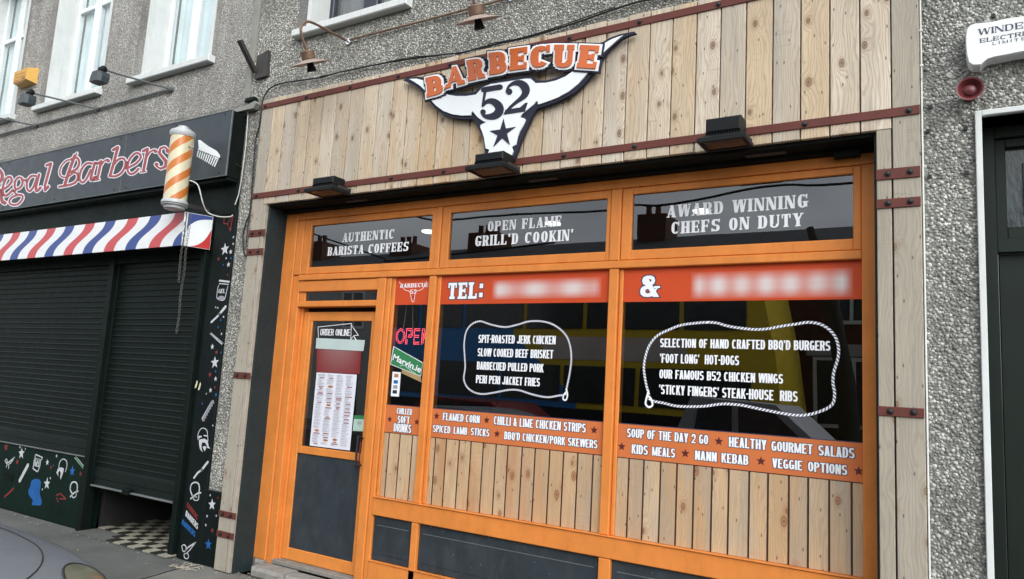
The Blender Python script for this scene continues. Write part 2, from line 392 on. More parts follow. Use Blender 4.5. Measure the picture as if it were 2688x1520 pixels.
# ------------------------------------------------------------------ object helpers
def link(o, parent=None):
    COL.objects.link(o)
    if parent is not None: o.parent = parent
    return o
def tag(o, label=None, cat=None, group=None, kind=None):
    if label: o['label'] = label
    if cat: o['category'] = cat
    if group: o['group'] = group
    if kind: o['kind'] = kind
    return o
def thing(name, loc, label, cat, group=None):
    o = bpy.data.objects.new(name, None); o.location = loc; o.empty_display_size = .1
    COL.objects.link(o); tag(o, label, cat, group)
    return o
def meshobj(name, verts, faces, mat, parent=None, smooth=False, keep=None):
    me = bpy.data.meshes.new(name); me.from_pydata([tuple(v) for v in verts], [], faces); me.materials.append(mat)
    if smooth: me.polygons.foreach_set('use_smooth', [True] * len(me.polygons))
    me.update()
    o = bpy.data.objects.new(name, me); COL.objects.link(o)
    if parent is not None:
        o.parent = parent; o.matrix_parent_inverse = WI(parent)
    return o
def WI(p):
    m = Matrix.Identity(4); q_ = p
    loc = Vector((0, 0, 0))
    while q_ is not None:
        loc += Vector(q_.location) ; q_ = q_.parent
        break
    return Matrix.Translation(-loc)
class MB:
    def __init__(s): s.v = []; s.f = []
    def box(s, x0, x1, y0, y1, z0, z1):
        if x0 > x1: x0, x1 = x1, x0
        if y0 > y1: y0, y1 = y1, y0
        if z0 > z1: z0, z1 = z1, z0
        k = len(s.v)
        s.v += [(x0, y0, z0), (x1, y0, z0), (x1, y1, z0), (x0, y1, z0), (x0, y0, z1), (x1, y0, z1), (x1, y1, z1), (x0, y1, z1)]
        s.f += [(k, k + 3, k + 2, k + 1), (k + 4, k + 5, k + 6, k + 7), (k, k + 1, k + 5, k + 4), (k + 1, k + 2, k + 6, k + 5), (k + 2, k + 3, k + 7, k + 6), (k + 3, k, k + 4, k + 7)]
        return s
    def bbox(s, x0, x1, y0, y1, z0, z1, c=.003):
        "box with the front (-y) and side edges chamfered"
        k = len(s.v); yb = y1; c = min(c, abs(x1 - x0) * .3, abs(z1 - z0) * .3, abs(y1 - y0) * .5)
        s.v += [(x0 + c, y0, z0 + c), (x1 - c, y0, z0 + c), (x1 - c, y0, z1 - c), (x0 + c, y0, z1 - c),
                (x0, y0 + c, z0), (x1, y0 + c, z0), (x1, y0 + c, z1), (x0, y0 + c, z1), (x0, yb, z0), (x1, yb, z0), (x1, yb, z1), (x0, yb, z1)]
        s.f += [(k, k + 1, k + 2, k + 3)]
        for a in range(4):
            b_ = (a + 1) % 4
            s.f += [(k + a, k + 4 + a, k + 4 + b_, k + b_), (k + 4 + a, k + 8 + a, k + 8 + b_, k + 4 + b_)]
        s.f += [(k + 11, k + 10, k + 9, k + 8)]
        return s
    def tube(s, P, r, n=8, cap=True, radii=None):
        P = [Vector(p) for p in P]; k0 = len(s.v); prev = None
        up = Vector((0, 0, 1))
        for i, p in enumerate(P):
            t = (P[min(i + 1, len(P) - 1)] - P[max(i - 1, 0)]).normalized()
            if prev is None:
                a = t.cross(up)
                if a.length < .1: a = t.cross(Vector((0, 1, 0)))
                a.normalize()
            else:
                a = (prev - t * prev.dot(t)).normalized()
            prev = a; b_ = t.cross(a); rr = radii[i] if radii else r
            for j in range(n):
                an = 2 * PI * j / n
                s.v.append(tuple(p + a * (math.cos(an) * rr) + b_ * (math.sin(an) * rr)))
        for i in range(len(P) - 1):
            for j in range(n):
                a_ = k0 + i * n + j; b2 = k0 + i * n + (j + 1) % n
                s.f.append((a_, b2, b2 + n, a_ + n))
        if cap:
            s.f.append(tuple(k0 + j for j in range(n))[::-1]); e = k0 + (len(P) - 1) * n
            s.f.append(tuple(e + j for j in range(n)))
        return s
    def lathe(s, prof, c, axis='Z', n=24):
        k0 = len(s.v); c = Vector(c)
        for (r, h) in prof:
            for j in range(n):
                a = 2 * PI * j / n; ca, sa = math.cos(a) * r, math.sin(a) * r
                if axis == 'Z': p = (ca, sa, h)
                elif axis == 'Y': p = (ca, h, sa)
                else: p = (h, ca, sa)
                s.v.append(tuple(c + Vector(p)))
        for i in range(len(prof) - 1):
            for j in range(n):
                a_ = k0 + i * n + j; b2 = k0 + i * n + (j + 1) % n
                s.f.append((a_, b2, b2 + n, a_ + n))
        s.f.append(tuple(k0 + j for j in range(n))[::-1]); e = k0 + (len(prof) - 1) * n
        s.f.append(tuple(e + j for j in range(n)))
        return s
    def quad(s, a, b, c, d):
        k = len(s.v); s.v += [tuple(a), tuple(b), tuple(c), tuple(d)]; s.f.append((k, k + 1, k + 2, k + 3)); return s
    def build(s, name, mat, parent=None, smooth=False):
        o = meshobj(name, s.v, s.f, mat, parent)
        bm = bmesh.new(); bm.from_mesh(o.data); bmesh.ops.recalc_face_normals(bm, faces=bm.faces); bm.to_mesh(o.data); bm.free()
        if smooth:
            o.data.polygons.foreach_set('use_smooth', [True] * len(o.data.polygons))
            try: o.data.set_sharp_from_angle(angle=math.radians(38))
            except Exception: pass
        return o
def part(name, x0, x1, y0, y1, z0, z1, mat, parent, ch=.003):
    return MB().bbox(x0, x1, y0, y1, z0, z1, ch).build(name, mat, parent)
def tube(name, P, r, mat, parent=None, n=8, smooth=True):
    return MB().tube(P, r, n).build(name, mat, parent, smooth)
def catmull(P, k=6, closed=False):
    P = [Vector(p) for p in P]; out = []; n = len(P)
    rng = range(n if closed else n - 1)
    for i in rng:
        g = (lambda j: P[j % n]) if closed else (lambda j: P[max(0, min(n - 1, j))])
        a, b, c, d = g(i - 1), g(i), g(i + 1), g(i + 2)
        for s in range(k):
            t = s / k
            out.append(.5 * ((2 * b) + (c - a) * t + (2 * a - 5 * b + 4 * c - d) * t * t + (3 * b - a - 3 * c + d) * t ** 3))
    if not closed: out.append(P[-1])
    return out

def flat(name, polys, y, depth, mat, parent=None, fn=None, minsep=1e-6):
    """union of 2D polygons given in (x, z) -> a solid sheet whose front is at y and back at y+depth"""
    V = []; F = []
    for p in polys:
        k = len(V)
        a = sum(p[i][0] * p[(i + 1) % len(p)][1] - p[(i + 1) % len(p)][0] * p[i][1] for i in range(len(p)))
        pp = p if a > 0 else p[::-1]
        V += [Vector((u[0], u[1])) for u in pp]; F.append(list(range(k, k + len(pp))))
    ov, oe, of, _, _, fo_ = delaunay_2d_cdt(V, [], F, 1, minsep)
    of = [f for f, src in zip(of, fo_) if len(src)]
    if fn: xz = [fn(v.x, v.y) for v in ov]
    else: xz = [(v.x, v.y) for v in ov]
    n = len(xz)
    verts = [(a, y, b) for a, b in xz]
    faces = [tuple(f) for f in of]
    if depth > 0:
        verts += [(a, y + depth, b) for a, b in xz]
        cnt = {}
        for f in of:
            for i in range(len(f)):
                cnt.setdefault((min(f[i], f[(i + 1) % len(f)]), max(f[i], f[(i + 1) % len(f)])), []).append((f[i], f[(i + 1) % len(f)]))
        for e, l in cnt.items():
            if len(l) == 1:
                a, b = l[0]; faces.append((b, a, a + n, b + n))
        faces += [tuple(v + n for v in f[::-1]) for f in of]
    o = meshobj(name, verts, faces, mat, parent)
    bm = bmesh.new(); bm.from_mesh(o.data); bmesh.ops.recalc_face_normals(bm, faces=bm.faces)
    if depth <= 0:
        for f in bm.faces:
            if f.normal.y > 0: f.normal_flip()
    bm.to_mesh(o.data); bm.free()
    return o

# ------------------------------------------------------------------ a small block alphabet built of convex pieces
def gring(cx, cy, RX, RY, rx, ry, a0, a1, p=2.4, n=None):
    n = n or max(3, int(abs(a1 - a0) / 22)); out = []
    def se(a, A, B):
        c, s = math.cos(math.radians(a)), math.sin(math.radians(a))
        return (cx + A * math.copysign(abs(c) ** (2 / p), c), cy + B * math.copysign(abs(s) ** (2 / p), s))
    for i in range(n):
        b0 = a0 + (a1 - a0) * i / n; b1 = a0 + (a1 - a0) * (i + 1) / n
        out.append([se(b0, RX, RY), se(b1, RX, RY), se(b1, rx, ry), se(b0, rx, ry)])
    return out
def rc(x0, y0, x1, y1): return [(x0, y0), (x1, y0), (x1, y1), (x0, y1)]
def glyph(c, W, t, u, s, k):
    """W width, t stem, u thin bar, s serif reach (0 = sans), k serif thickness; cap height 1 -> (polys, advance width)"""
    P = []
    def sf(x0, x1, top):
        if s > 0: P.append(rc(x0 - s, 1 - k if top else 0, x1 + s, 1 if top else k))
    def tips(x, ys):
        if s > 0:
            for y0, y1 in ys: P.append(rc(x - t * .42, y0, x, y1))
    def st(x, y0=0, y1=1, w=None): P.append(rc(x, y0, x + (w or t), y1))
    h = W / 2; a = u if s > 0 else t
    adv = W
    if c == 'A':
        P += [[(0, 0), (a, 0), (h + a * .35, 1), (h - a * .65, 1)], [(W - t, 0), (W, 0), (h + t * .5, 1), (h - t * .5, 1)], rc(W * .2, .24, W * .8, .24 + u)]
        sf(0, a, 0); sf(W - t, W, 0)
    elif c == 'B':
        st(0); P += [rc(0, 0, h, u), rc(0, 1 - u, h, 1), rc(0, .5 - u / 2, h, .5 + u / 2)]
        P += gring(h, .25 + u / 4, h, .25 + u / 4, h - t, .25 - u * .75, -90, 90) + gring(h, .75 - u / 4, h * .94, .25 + u / 4, h * .94 - t, .25 - u * .75, -90, 90)
        if s > 0: P += [rc(-s, 0, 0, k), rc(-s, 1 - k, 0, 1)]
    elif c in 'CG':
        P += gring(h, .5, h, .5, h - t, .5 - u, 42, 318, n=12)
        if s > 0 and c == 'C': P += [rc(W - t * .45, .68, W, 1), ]
        if c == 'G': P += [rc(W - t, .06, W, .46), rc(h, .38, W + s, .38 + u)]
        if s > 0 and c == 'G': P.append(rc(W - t * .45, .68, W, 1))
    elif c == 'D':
        st(0); P += [rc(0, 0, h, u), rc(0, 1 - u, h, 1)] + gring(h, .5, h, .5, h - t, .5 - u, -90, 90, n=8)
        if s > 0: P += [rc(-s, 0, 0, k), rc(-s, 1 - k, 0, 1)]
    elif c in 'EF':
        W2 = W * .92; adv = W2; st(0); P += [rc(0, 1 - u, W2, 1), rc(0, .5 - u / 2, W2 * .82, .5 + u / 2)]; tips(W2, [(.70, 1)])
        if s > 0: P.append(rc(W2 * .82 - t * .35, .36, W2 * .82, .64)); P.append(rc(-s, 1 - k, 0, 1))
        if c == 'E': P.append(rc(0, 0, W2, u)); tips(W2, [(0, .3)]); (P.append(rc(-s, 0, 0, k)) if s > 0 else None)
        else: sf(0, t, 0)
    elif c == 'H':
        st(0); st(W - t); P.append(rc(t * .5, .5 - u / 2, W - t * .5, .5 + u / 2))
        for x in (0, W - t): sf(x, x + t, 0); sf(x, x + t, 1)
    elif c == 'I': adv = t; st(0); sf(0, t, 0); sf(0, t, 1)
    elif c == 'J': st(W - t, .25, 1); P += gring(h, .28, h, .28, h - t, .28 - u, 180, 360, n=8); sf(W - t, W, 1)
    elif c == 'K':
        st(0); P += [[(t * .7, .38), (W - a * 1.1, 1), (W, 1), (t * .9, .22)], [(W * .38, .62), (W * .38 + t * .35, .70 if s == 0 else .66), (W * 1.04, 0), (W * 1.04 - t, 0)]]
        sf(0, t, 0); sf(0, t, 1)
        if s > 0: sf(W - t, W, 0); sf(W - t * .8, W - t * .2, 1)
    elif c == 'L':
        W2 = W * .88; adv = W2; st(0); P.append(rc(0, 0, W2, u)); tips(W2, [(0, .32)]); sf(0, t, 1)
        if s > 0: P.append(rc(-s, 0, 0, k))
    elif c == 'M':
        W2 = W * 1.38; adv = W2; h2 = W2 / 2; b_ = a * .95
        st(0, w=b_); st(W2 - t * .95, w=t * .95)
        P += [[(0, 1), (t * 1.0, 1), (h2 + t * .35, .02), (h2 - t * .35, .02)], [(W2, 1), (W2 - a, 1), (h2 - a * .3, .02), (h2 + a * .4, .02)]]
        sf(0, b_, 0); sf(W2 - t, W2, 0)
        if s > 0: P += [rc(-s, 1 - k, t, 1), rc(W2 - a, 1 - k, W2 + s, 1)]
    elif c == 'N':
        b_ = a if s > 0 else t * .95
        st(0, w=b_); st(W - b_, w=b_); P.append([(0, 1), (t * 1.0, 1), (W, 0), (W - t * 1.0, 0)])
        sf(0, b_, 0); sf(W - b_, W, 1)
        if s > 0: P.append(rc(-s, 1 - k, t * .6, 1))
    elif c in 'OQ':
        P += gring(h, .5, h, .5, h - t, .5 - u, 0, 360, n=16)
        if c == 'Q': P.append([(h, .22), (h + t * .7, .28), (W * 1.02, -.06), (W * .72, -.06)])
    elif c in 'PR':
        st(0); P += [rc(0, 1 - u, h, 1), rc(0, .44, h, .44 + u)] + gring(h, .72, h, .28, h - t, .28 - u, -90, 90)
        sf(0, t, 0)
        if s > 0: P.append(rc(-s, 1 - k, 0, 1))
        if c == 'R':
            P.append([(W * .42, .5), (W * .42 + t, .5), (W * 1.03, 0), (W * 1.03 - t * 1.02, 0)])
            if s > 0: P.append(rc(W - t * .9, 0, W + s, k))
    elif c == 'S':
        RY = (.5 + u / 2) / 2
        P += gring(h, 1 - RY, h, RY, h - t, RY - u, 25, 272, n=10) + gring(h, RY, h, RY, h - t, RY - u, 92, -155, n=10)
        if s > 0: P += [rc(W - t * .4, .72, W, 1), rc(0, 0, t * .4, .28)]
    elif c == 'T':
        P += [rc(h - t / 2, 0, h + t / 2, 1), rc(0, 1 - u, W, 1)]; sf(h - t / 2, h + t / 2, 0)
        if s > 0: P += [rc(0, .68, t * .42, 1), rc(W - t * .42, .68, W, 1)]
    elif c == 'U':
        st(0, .28, 1); b_ = a if s > 0 else t
        P.append(rc(W - b_, .28, W, 1)); P += gring(h, .3, h, .3, h - t * (.8 if s else 1), .3 - u, 180, 360, n=9)
        sf(0, t, 1); sf(W - b_, W, 1)
    elif c in 'VY':
        yb = 0 if c == 'V' else .42
        P += [[(0, 1), (t, 1), (h + t * .45, yb), (h - t * .5, yb)], [(W - a, 1), (W, 1), (h + a * .6, yb), (h - a * .5, yb)]]
        if c == 'Y': st(h - t / 2, 0, .5); sf(h - t / 2, h + t / 2, 0)
        sf(0, t, 1); sf(W - a, W, 1)
    elif c == 'W':
        W2 = W * 1.45; adv = W2; q2 = W2 / 4
        for i in (0, 1):
            o = i * (W2 / 2 - t * .1)
            P += [[(o, 1), (o + t, 1), (o + q2 + t * .5, 0), (o + q2 - t * .4, 0)], [(o + 2 * q2 - a * .4, 1), (o + 2 * q2 + a * .5, 1), (o + q2 + t * .5, 0), (o + q2 - a * .2, 0)]]
        sf(0, t, 1); sf(W2 - a, W2, 1)
    elif c == 'X': P += [[(0, 1), (t, 1), (W, 0), (W - t, 0)], [(W - a, 1), (W, 1), (a, 0), (0, 0)]]
    elif c == 'Z': P += [rc(0, 0, W, u), rc(0, 1 - u, W, 1), [(0, u * .5), (t, u * .5), (W, 1 - u * .5), (W - t, 1 - u * .5)]]
    elif c == '2':
        P += gring(h, .7, h, .3, h - t, .3 - u, 185, -35, n=8) + [[(W, .56), (W - t, .5), (0, u * .3), (t * .8, u * .3)], rc(0, 0, W, u)]
    elif c == '5':
        P += [rc(0, 1 - u, W * .95, 1), rc(0, .46, t * .8, 1)] + gring(h, .31, h, .31, h - t, .31 - u, 140, -155, n=10)
    elif c == '&':
        P += gring(W * .45, .76, W * .36, .24, W * .36 - t * .7, .24 - u, 0, 360, n=10) + gring(W * .42, .27, W * .42, .27, W * .42 - t, .27 - u, 60, 330, n=9)
        P += [[(W * .16, .78), (W * .16 + t, .84), (W * 1.05, 0), (W * .72, 0)], rc(W * .75, .40, W * 1.08, .50), [(W * .9, .45), (W * .99, .45), (W * .72, .08), (W * .58, .12)]]
        adv = W * 1.08
    elif c == ':': P += [rc(0, .08, t, .36), rc(0, .62, t, .9)]; adv = t
    elif c == '.': P.append(rc(0, 0, t, u * 1.3)); adv = t
    elif c == "'": P.append([(t * .1, .70), (t * .55, .70), (t * .9, 1), (0, 1)]); adv = t * .85
    elif c == '-': P.append(rc(0, .42, W * .5, .42 + u)); adv = W * .5
    elif c == '/': P.append([(0, 0), (t * .6, 0), (W * .6 + t * .2, 1), (W * .6 - t * .4, 1)]); adv = W * .7
    elif c == ' ': adv = W * .52
    return P, adv
def offs(poly, e):
    "outward offset of a convex polygon"
    a = sum(poly[i][0] * poly[(i + 1) % len(poly)][1] - poly[(i + 1) % len(poly)][0] * poly[i][1] for i in range(len(poly)))
    p = poly if a > 0 else poly[::-1]; n = len(p); out = []
    for i in range(n):
        A, B, C = Vector(p[i - 1]), Vector(p[i]), Vector(p[(i + 1) % n])
        d1 = (B - A); d2 = (C - B)
        if d1.length < 1e-7 or d2.length < 1e-7: out.append((B.x, B.y)); continue
        d1.normalize(); d2.normalize()
        n1 = Vector((d1.y, -d1.x)); n2 = Vector((d2.y, -d2.x)); m = n1 + n2
        if m.length < .5: m = n1 * 1.0; sc_ = 1
        else: sc_ = min(1.8, 2 / m.length_squared)
        out.append((B.x + m.x * sc_ * e, B.y + m.y * sc_ * e))
    return out
SANS = dict(W=.40, t=.160, u=.130, s=0, k=0, gap=.045)
SLAB = dict(W=.56, t=.215, u=.095, s=.055, k=.085, gap=.17)
def layout(text, st):
    x = 0; out = []
    for c in text:
        P, a = glyph(c, st['W'], st['t'], st['u'], st['s'], st['k'])
        out += [[(x + p[0], p[1]) for p in poly] for poly in P]
        x += a + st['gap']
    return out, x - st['gap']
def textline(text, bl, br, tr, y, mat, parent, st=SANS, depth=.0012, outline=None, oy=.0012, oe=.045, name='lettering', slant=0.0):
    """bl, br, tr: measured baseline-left, baseline-right and top-right points"""
    x0, z0 = pt(*bl, y); x1, z1 = pt(*br, y); xt, zt = pt(*tr, y)
    zb = (z0 + z1) / 2 if abs(z0 - z1) < .03 else None
    h = zt - z1
    w = layout(text, st)[1]; words = []; x = 0
    for tok in text.split(' '):
        if tok:
            P, tw = layout(tok, st); words.append([[(p[0] + x, p[1]) for p in g_] for g_ in P]); x += tw + st['gap']
        x += glyph(' ', st['W'], st['t'], st['u'], st['s'], st['k'])[1] + st['gap']
    def fn(u, v):
        f = u / w
        return (x0 + (x1 - x0) * f + slant * v * h, (z0 + (z1 - z0) * f if zb is None else zb) + v * h)
    for P in words:
        o = flat(name, P, y, depth, mat, parent, fn)
        if outline:
            flat('lettering_outline', [offs(p, oe) for p in P], y + oy, depth * .5, outline, o if (parent is not None and parent.parent is None) else parent, fn)
    return o
def star_poly(cx, cz, r, rot=0, inner=.42, asp=1.0):
    tri = []
    P = []
    for i in range(10):
        a = PI / 2 + rot + i * PI / 5; rr = r if i % 2 == 0 else r * inner
        P.append((cx + math.cos(a) * rr * asp, cz + math.sin(a) * rr))
    return P
def strokes(P, w, closed=False):
    "convex quads along a polyline, w a number or a list"
    out = []; n = len(P)
    for i in range(n if closed else n - 1):
        a = Vector(P[i]); b_ = Vector(P[(i + 1) % n]); d = b_ - a
        if d.length < 1e-6: continue
        d.normalize(); nn = Vector((-d.y, d.x))
        wa = (w[i] if isinstance(w, list) else w) / 2; wb = (w[(i + 1) % n] if isinstance(w, list) else w) / 2
        out.append([tuple(a + nn * wa), tuple(b_ + nn * wb), tuple(b_ - nn * wb), tuple(a - nn * wa)])
    for i, p in enumerate(P):
        ww = (w[i] if isinstance(w, list) else w) / 2
        out.append([(p[0] + math.cos(k * PI / 4) * ww, p[1] + math.sin(k * PI / 4) * ww) for k in range(8)])
    return out
def c2(P, k=5, closed=False):
    return [(v.x, v.y) for v in catmull([(a, b, 0) for a, b in P], k, closed)]

# ================================================================== SETTING
def sheet(name, x0, x1, y0, y1, z, mat, th=.3):
    o = MB().box(x0, x1, y0, y1, z - th, z).build(name, mat); tag(o, kind='structure'); return o
sheet('ground', -120, 120, -140, 60, -.50, MT['pave'])
sheet('road', -60, 60, -12.4, -2.28, -.12, MT['road'])
sheet('pavement', -60, 60, -2.13, 1.6, 0.0, MT['pave'])
sheet('far_pavement', -60, 60, -15.2, -12.55, 0.0, MT['pave'])
k1 = sheet('kerb', -60, 60, -2.28, -2.13, .004, MT['kerb'])
k2 = sheet('far_kerb', -60, 60, -12.55, -12.4, .004, MT['kerb'])
# the paler strip of pavement in front of the orange shop, parted from the rest by a crack
pp = [pt('I', 1480, 1456, .0)]  # (kept for reference of the crack position)
bmv = MB(); bmv.v += [(-5.46, -.02, .004), (-5.40, -.45, .004), (-5.30, -1.1, .004), (-5.42, -2.12, .004), (2.0, -2.12, .004), (2.0, .6, .004), (-5.46, .05, .004)]
bmv.f.append((0, 1, 2, 3, 4, 5, 6)); o = bmv.build('pavement_patch', MT['pave2']); tag(o, kind='structure')
o = MB().tube(catmull([(-5.46, -.02, .004), (-5.42, -.25, .004), (-5.37, -.45, .004), (-5.33, -.8, .004), (-5.30, -1.1, .004), (-5.42, -2.1, .004)], 6), .006, 5).build('pavement_crack', MT['black']); tag(o, kind='structure')
# loose grit, twigs and litter along the wall foot
rr = random.Random(3)
mb = MB()
for i in range(150):
    x = rr.uniform(-9, -4.6); y = rr.uniform(-1.4, .02) if rr.random() < .5 else rr.uniform(-.12, .03); s = rr.uniform(.004, .012)
    if x > -5.2 and rr.random() < .5: y = rr.uniform(.02, .22); x = rr.uniform(-5.2, -4.7)
    mb.box(x, x + s * rr.uniform(.8, 2.5), y, y + s, .004, .004 + s * .6)
tag(mb.build('grit', MT['stonestep']), 'scattered grit and crumbs on the pavement by the wall', 'grit', kind='stuff')
mb = MB()
for i in range(16):
    x = -5.42 + rr.uniform(-.12, .14); y = -.10 + rr.uniform(-.10, .06); a = rr.uniform(0, 3)
    mb.tube([(x, y, .010), (x + .05 * math.cos(a), y + .05 * math.sin(a), .018), (x + .08 * math.cos(a + .4), y + .08 * math.sin(a + .4), .008)], .004, 5)
tag(mb.build('twigs', MT['woodpost']), 'small heap of dry twigs and leaves at the foot of the painted pilaster', 'litter', kind='stuff')

# ================================================================== HOUSES OF THE NEAR SIDE
def wall_with_holes(x0, x1, z0, z1, holes, y=0.06, depth=.34):
    xs = sorted({x0, x1} | {h[0] for h in holes} | {h[1] for h in holes}); zs = sorted({z0, z1} | {h[2] for h in holes} | {h[3] for h in holes})
    m = MB()
    for i in range(len(xs) - 1):
        for j in range(len(zs) - 1):
            cx_, cz_ = (xs[i] + xs[i + 1]) / 2, (zs[j] + zs[j + 1]) / 2
            if any(h[0] < cx_ < h[1] and h[2] < cz_ < h[3] for h in holes): continue
            a = len(m.v)
            m.v += [(xs[i], y, zs[j]), (xs[i + 1], y, zs[j]), (xs[i + 1], y, zs[j + 1]), (xs[i], y, zs[j + 1]),
                    (xs[i], y + depth, zs[j]), (xs[i + 1], y + depth, zs[j]), (xs[i + 1], y + depth, zs[j + 1]), (xs[i], y + depth, zs[j + 1])]
            m.f += [(a, a + 1, a + 2, a + 3), (a + 7, a + 6, a + 5, a + 4)]
    for h in list(holes) + [(x0, x1, z0, z1)]:
        a = len(m.v); hx0, hx1, hz0, hz1 = h
        m.v += [(hx0, y, hz0), (hx1, y, hz0), (hx1, y, hz1), (hx0, y, hz1), (hx0, y + depth, hz0), (hx1, y + depth, hz0), (hx1, y + depth, hz1), (hx0, y + depth, hz1)]
        for i in range(4):
            j = (i + 1) % 4; m.f.append((a + i, a + j, a + 4 + j, a + 4 + i))
    return m
def window(parent, x0, x1, z0, z1, kind, mull, trans, sillx, wy=.26):
    """window in a hole of the wall; mull = list of mullion x ranges, trans = transom z or None"""
    fm = MT['upvc'] if kind == 'white' else MT['darkframe']
    m = MB(); t = .055
    m.bbox(x0 + .004, x0 + t, wy, wy + .06, z0, z1, .006).bbox(x1 - t, x1 - .004, wy, wy + .06, z0, z1, .006)
    m.bbox(x0 + t, x1 - t, wy, wy + .06, z0, z0 + t, .006).bbox(x0 + t, x1 - t, wy, wy + .06, z1 - t, z1, .006)
    for a, b in mull: m.bbox(a, b, wy + .002, wy + .06, z0 + t, z1 - t, .006)
    f = m.build('window_frame', fm, parent)
    xs = [x0 + t] + [v for ab in mull for v in ab] + [x1 - t]
    if trans:
        for i in range(0, len(xs), 2): part('transom', xs[i] + .001, xs[i + 1] - .001, wy + .004, wy + .056, trans - .03, trans + .03, fm, f, .006)
    for i in range(0, len(xs), 2):
        zz = [z0 + t] + ([trans - .03, trans + .03] if trans else []) + [z1 - t]
        for j in range(0, len(zz), 2): MB().box(xs[i], xs[i + 1], wy + .028, wy + .034, zz[j], zz[j + 1]).build('pane', MT['upglass'], f)
    # curtain: gathered cloth with soft pleats
    cm = MB(); n = 60; cx0, cx1 = x0 + .06, x1 - .06
    for i in range(n + 1):
        x = cx0 + (cx1 - cx0) * i / n; yy = wy + .075 + .014 * math.sin(i * 1.25) + .008 * math.sin(i * 2.7 + 1)
        cm.v += [(x, yy, z0 + .03), (x, yy, z1 - .02)]
    for i in range(n): cm.f.append((2 * i, 2 * i + 2, 2 * i + 3, 2 * i + 1))
    cm.build('curtain', MT['curtain'] if kind == 'white' else MT['greycurtain'], f, True)
    # painted reveals
    r = MB(); e = .012
    r.box(x0 + .001, x0 + e, .052, wy - .001, z0 + .001, z1 - e); r.box(x1 - e, x1 - .001, .052, wy - .001, z0 + .001, z1 - e); r.box(x0 + .001, x1 - .001, .052, wy - .001, z1 - e, z1 - .001)
    r.build('window_reveal', MT['reveals'], parent)
    mg = MB(); mg.box(x0 - .03, x0, .050, .0585, z0, z1 + .02).box(x1, x1 + .03, .050, .0585, z0, z1 + .02); mg.build('reveal_edge', MT['reveals'], parent)['kind'] = 'stuff'
    s = MB().bbox(sillx[0], sillx[1], -.015, wy, z0 - .068, z0 - .002, .008).build('window_sill', MT['reveals'], parent)
    return f
HX = -5.50
hl = thing('terraced_house', (-9, .06, 0), 'grey roughcast house with tall white windows above the striped barber shop', 'house')
holesL = [(-7.235, -6.148, 4.575, 6.6), (-9.185, -8.04, 4.58, 6.6), (-11.1, -9.975, 4.58, 6.6), (-13.0, -5.75, -.05, 3.28)]
wall_with_holes(-14, HX, 0, 7.2, holesL).build('wall', MT['wallL'], hl)
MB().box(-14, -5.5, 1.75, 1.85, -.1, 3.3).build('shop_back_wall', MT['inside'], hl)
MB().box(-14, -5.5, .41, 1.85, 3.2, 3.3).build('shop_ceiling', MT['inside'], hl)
window(hl, -7.235, -6.148, 4.575, 6.6, 'white', [(-6.84, -6.71)], 5.86, (-7.42, -6.055))
window(hl, -9.185, -8.04, 4.58, 6.6, 'white', [(-8.80, -8.67)], 5.84, (-9.365, -7.985))
window(hl, -11.1, -9.975, 4.58, 6.6, 'white', [(-10.72, -10.59)], 5.84, (-11.28, -9.90))
hr = thing('terraced_house', (-2, .06, 0), 'pebbledashed house with the timber clad orange takeaway front', 'house')
DX0, DX1, DZ = .085, 1.05, 3.045
holesR = [(-4.785, -3.70, 4.565, 6.4), (-5.02, -.38, -.05, 3.03), (DX0, DX1, -.05, DZ)]
wall_with_holes(HX, 5.0, 0, 7.2, holesR).build('wall', MT['wallR'], hr)
window(hr, -4.785, -3.70, 4.565, 6.4, 'dark', [(-4.37, -4.21)], None, (-4.925, -3.635))
part('expansion_joint', HX - .035, HX + .035, .035, .065, 4.03, 4.35, MT['rendergrey'], hr)
part('expansion_joint', HX - .03, HX + .045, .035, .065, 4.35, 7.2, MT['rendergrey'], hr)
# interior of the takeaway
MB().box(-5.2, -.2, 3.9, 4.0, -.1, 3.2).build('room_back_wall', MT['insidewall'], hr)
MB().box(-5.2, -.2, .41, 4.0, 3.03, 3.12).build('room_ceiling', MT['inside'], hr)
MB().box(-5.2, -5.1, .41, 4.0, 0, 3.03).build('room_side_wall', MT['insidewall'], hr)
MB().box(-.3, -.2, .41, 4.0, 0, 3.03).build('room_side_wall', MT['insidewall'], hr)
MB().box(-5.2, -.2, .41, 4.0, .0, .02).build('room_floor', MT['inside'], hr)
P = [pt('A', a, b, .0) for a, b in ((2205, 1060), (2330, 1020), (2440, 965), (2450, 985), (2425, 1035), (2350, 1050), (2215, 1085))]
flat('lead_flashing', [P], -.005, .055, MT['rendergrey'], hl)
x_, z_ = pt('A', 2400, 955, .02); part('pipe_stub', x_ - .06, x_ + .05, .0, .05, z_ - .015, z_ + .02, MT['dark'], hl)
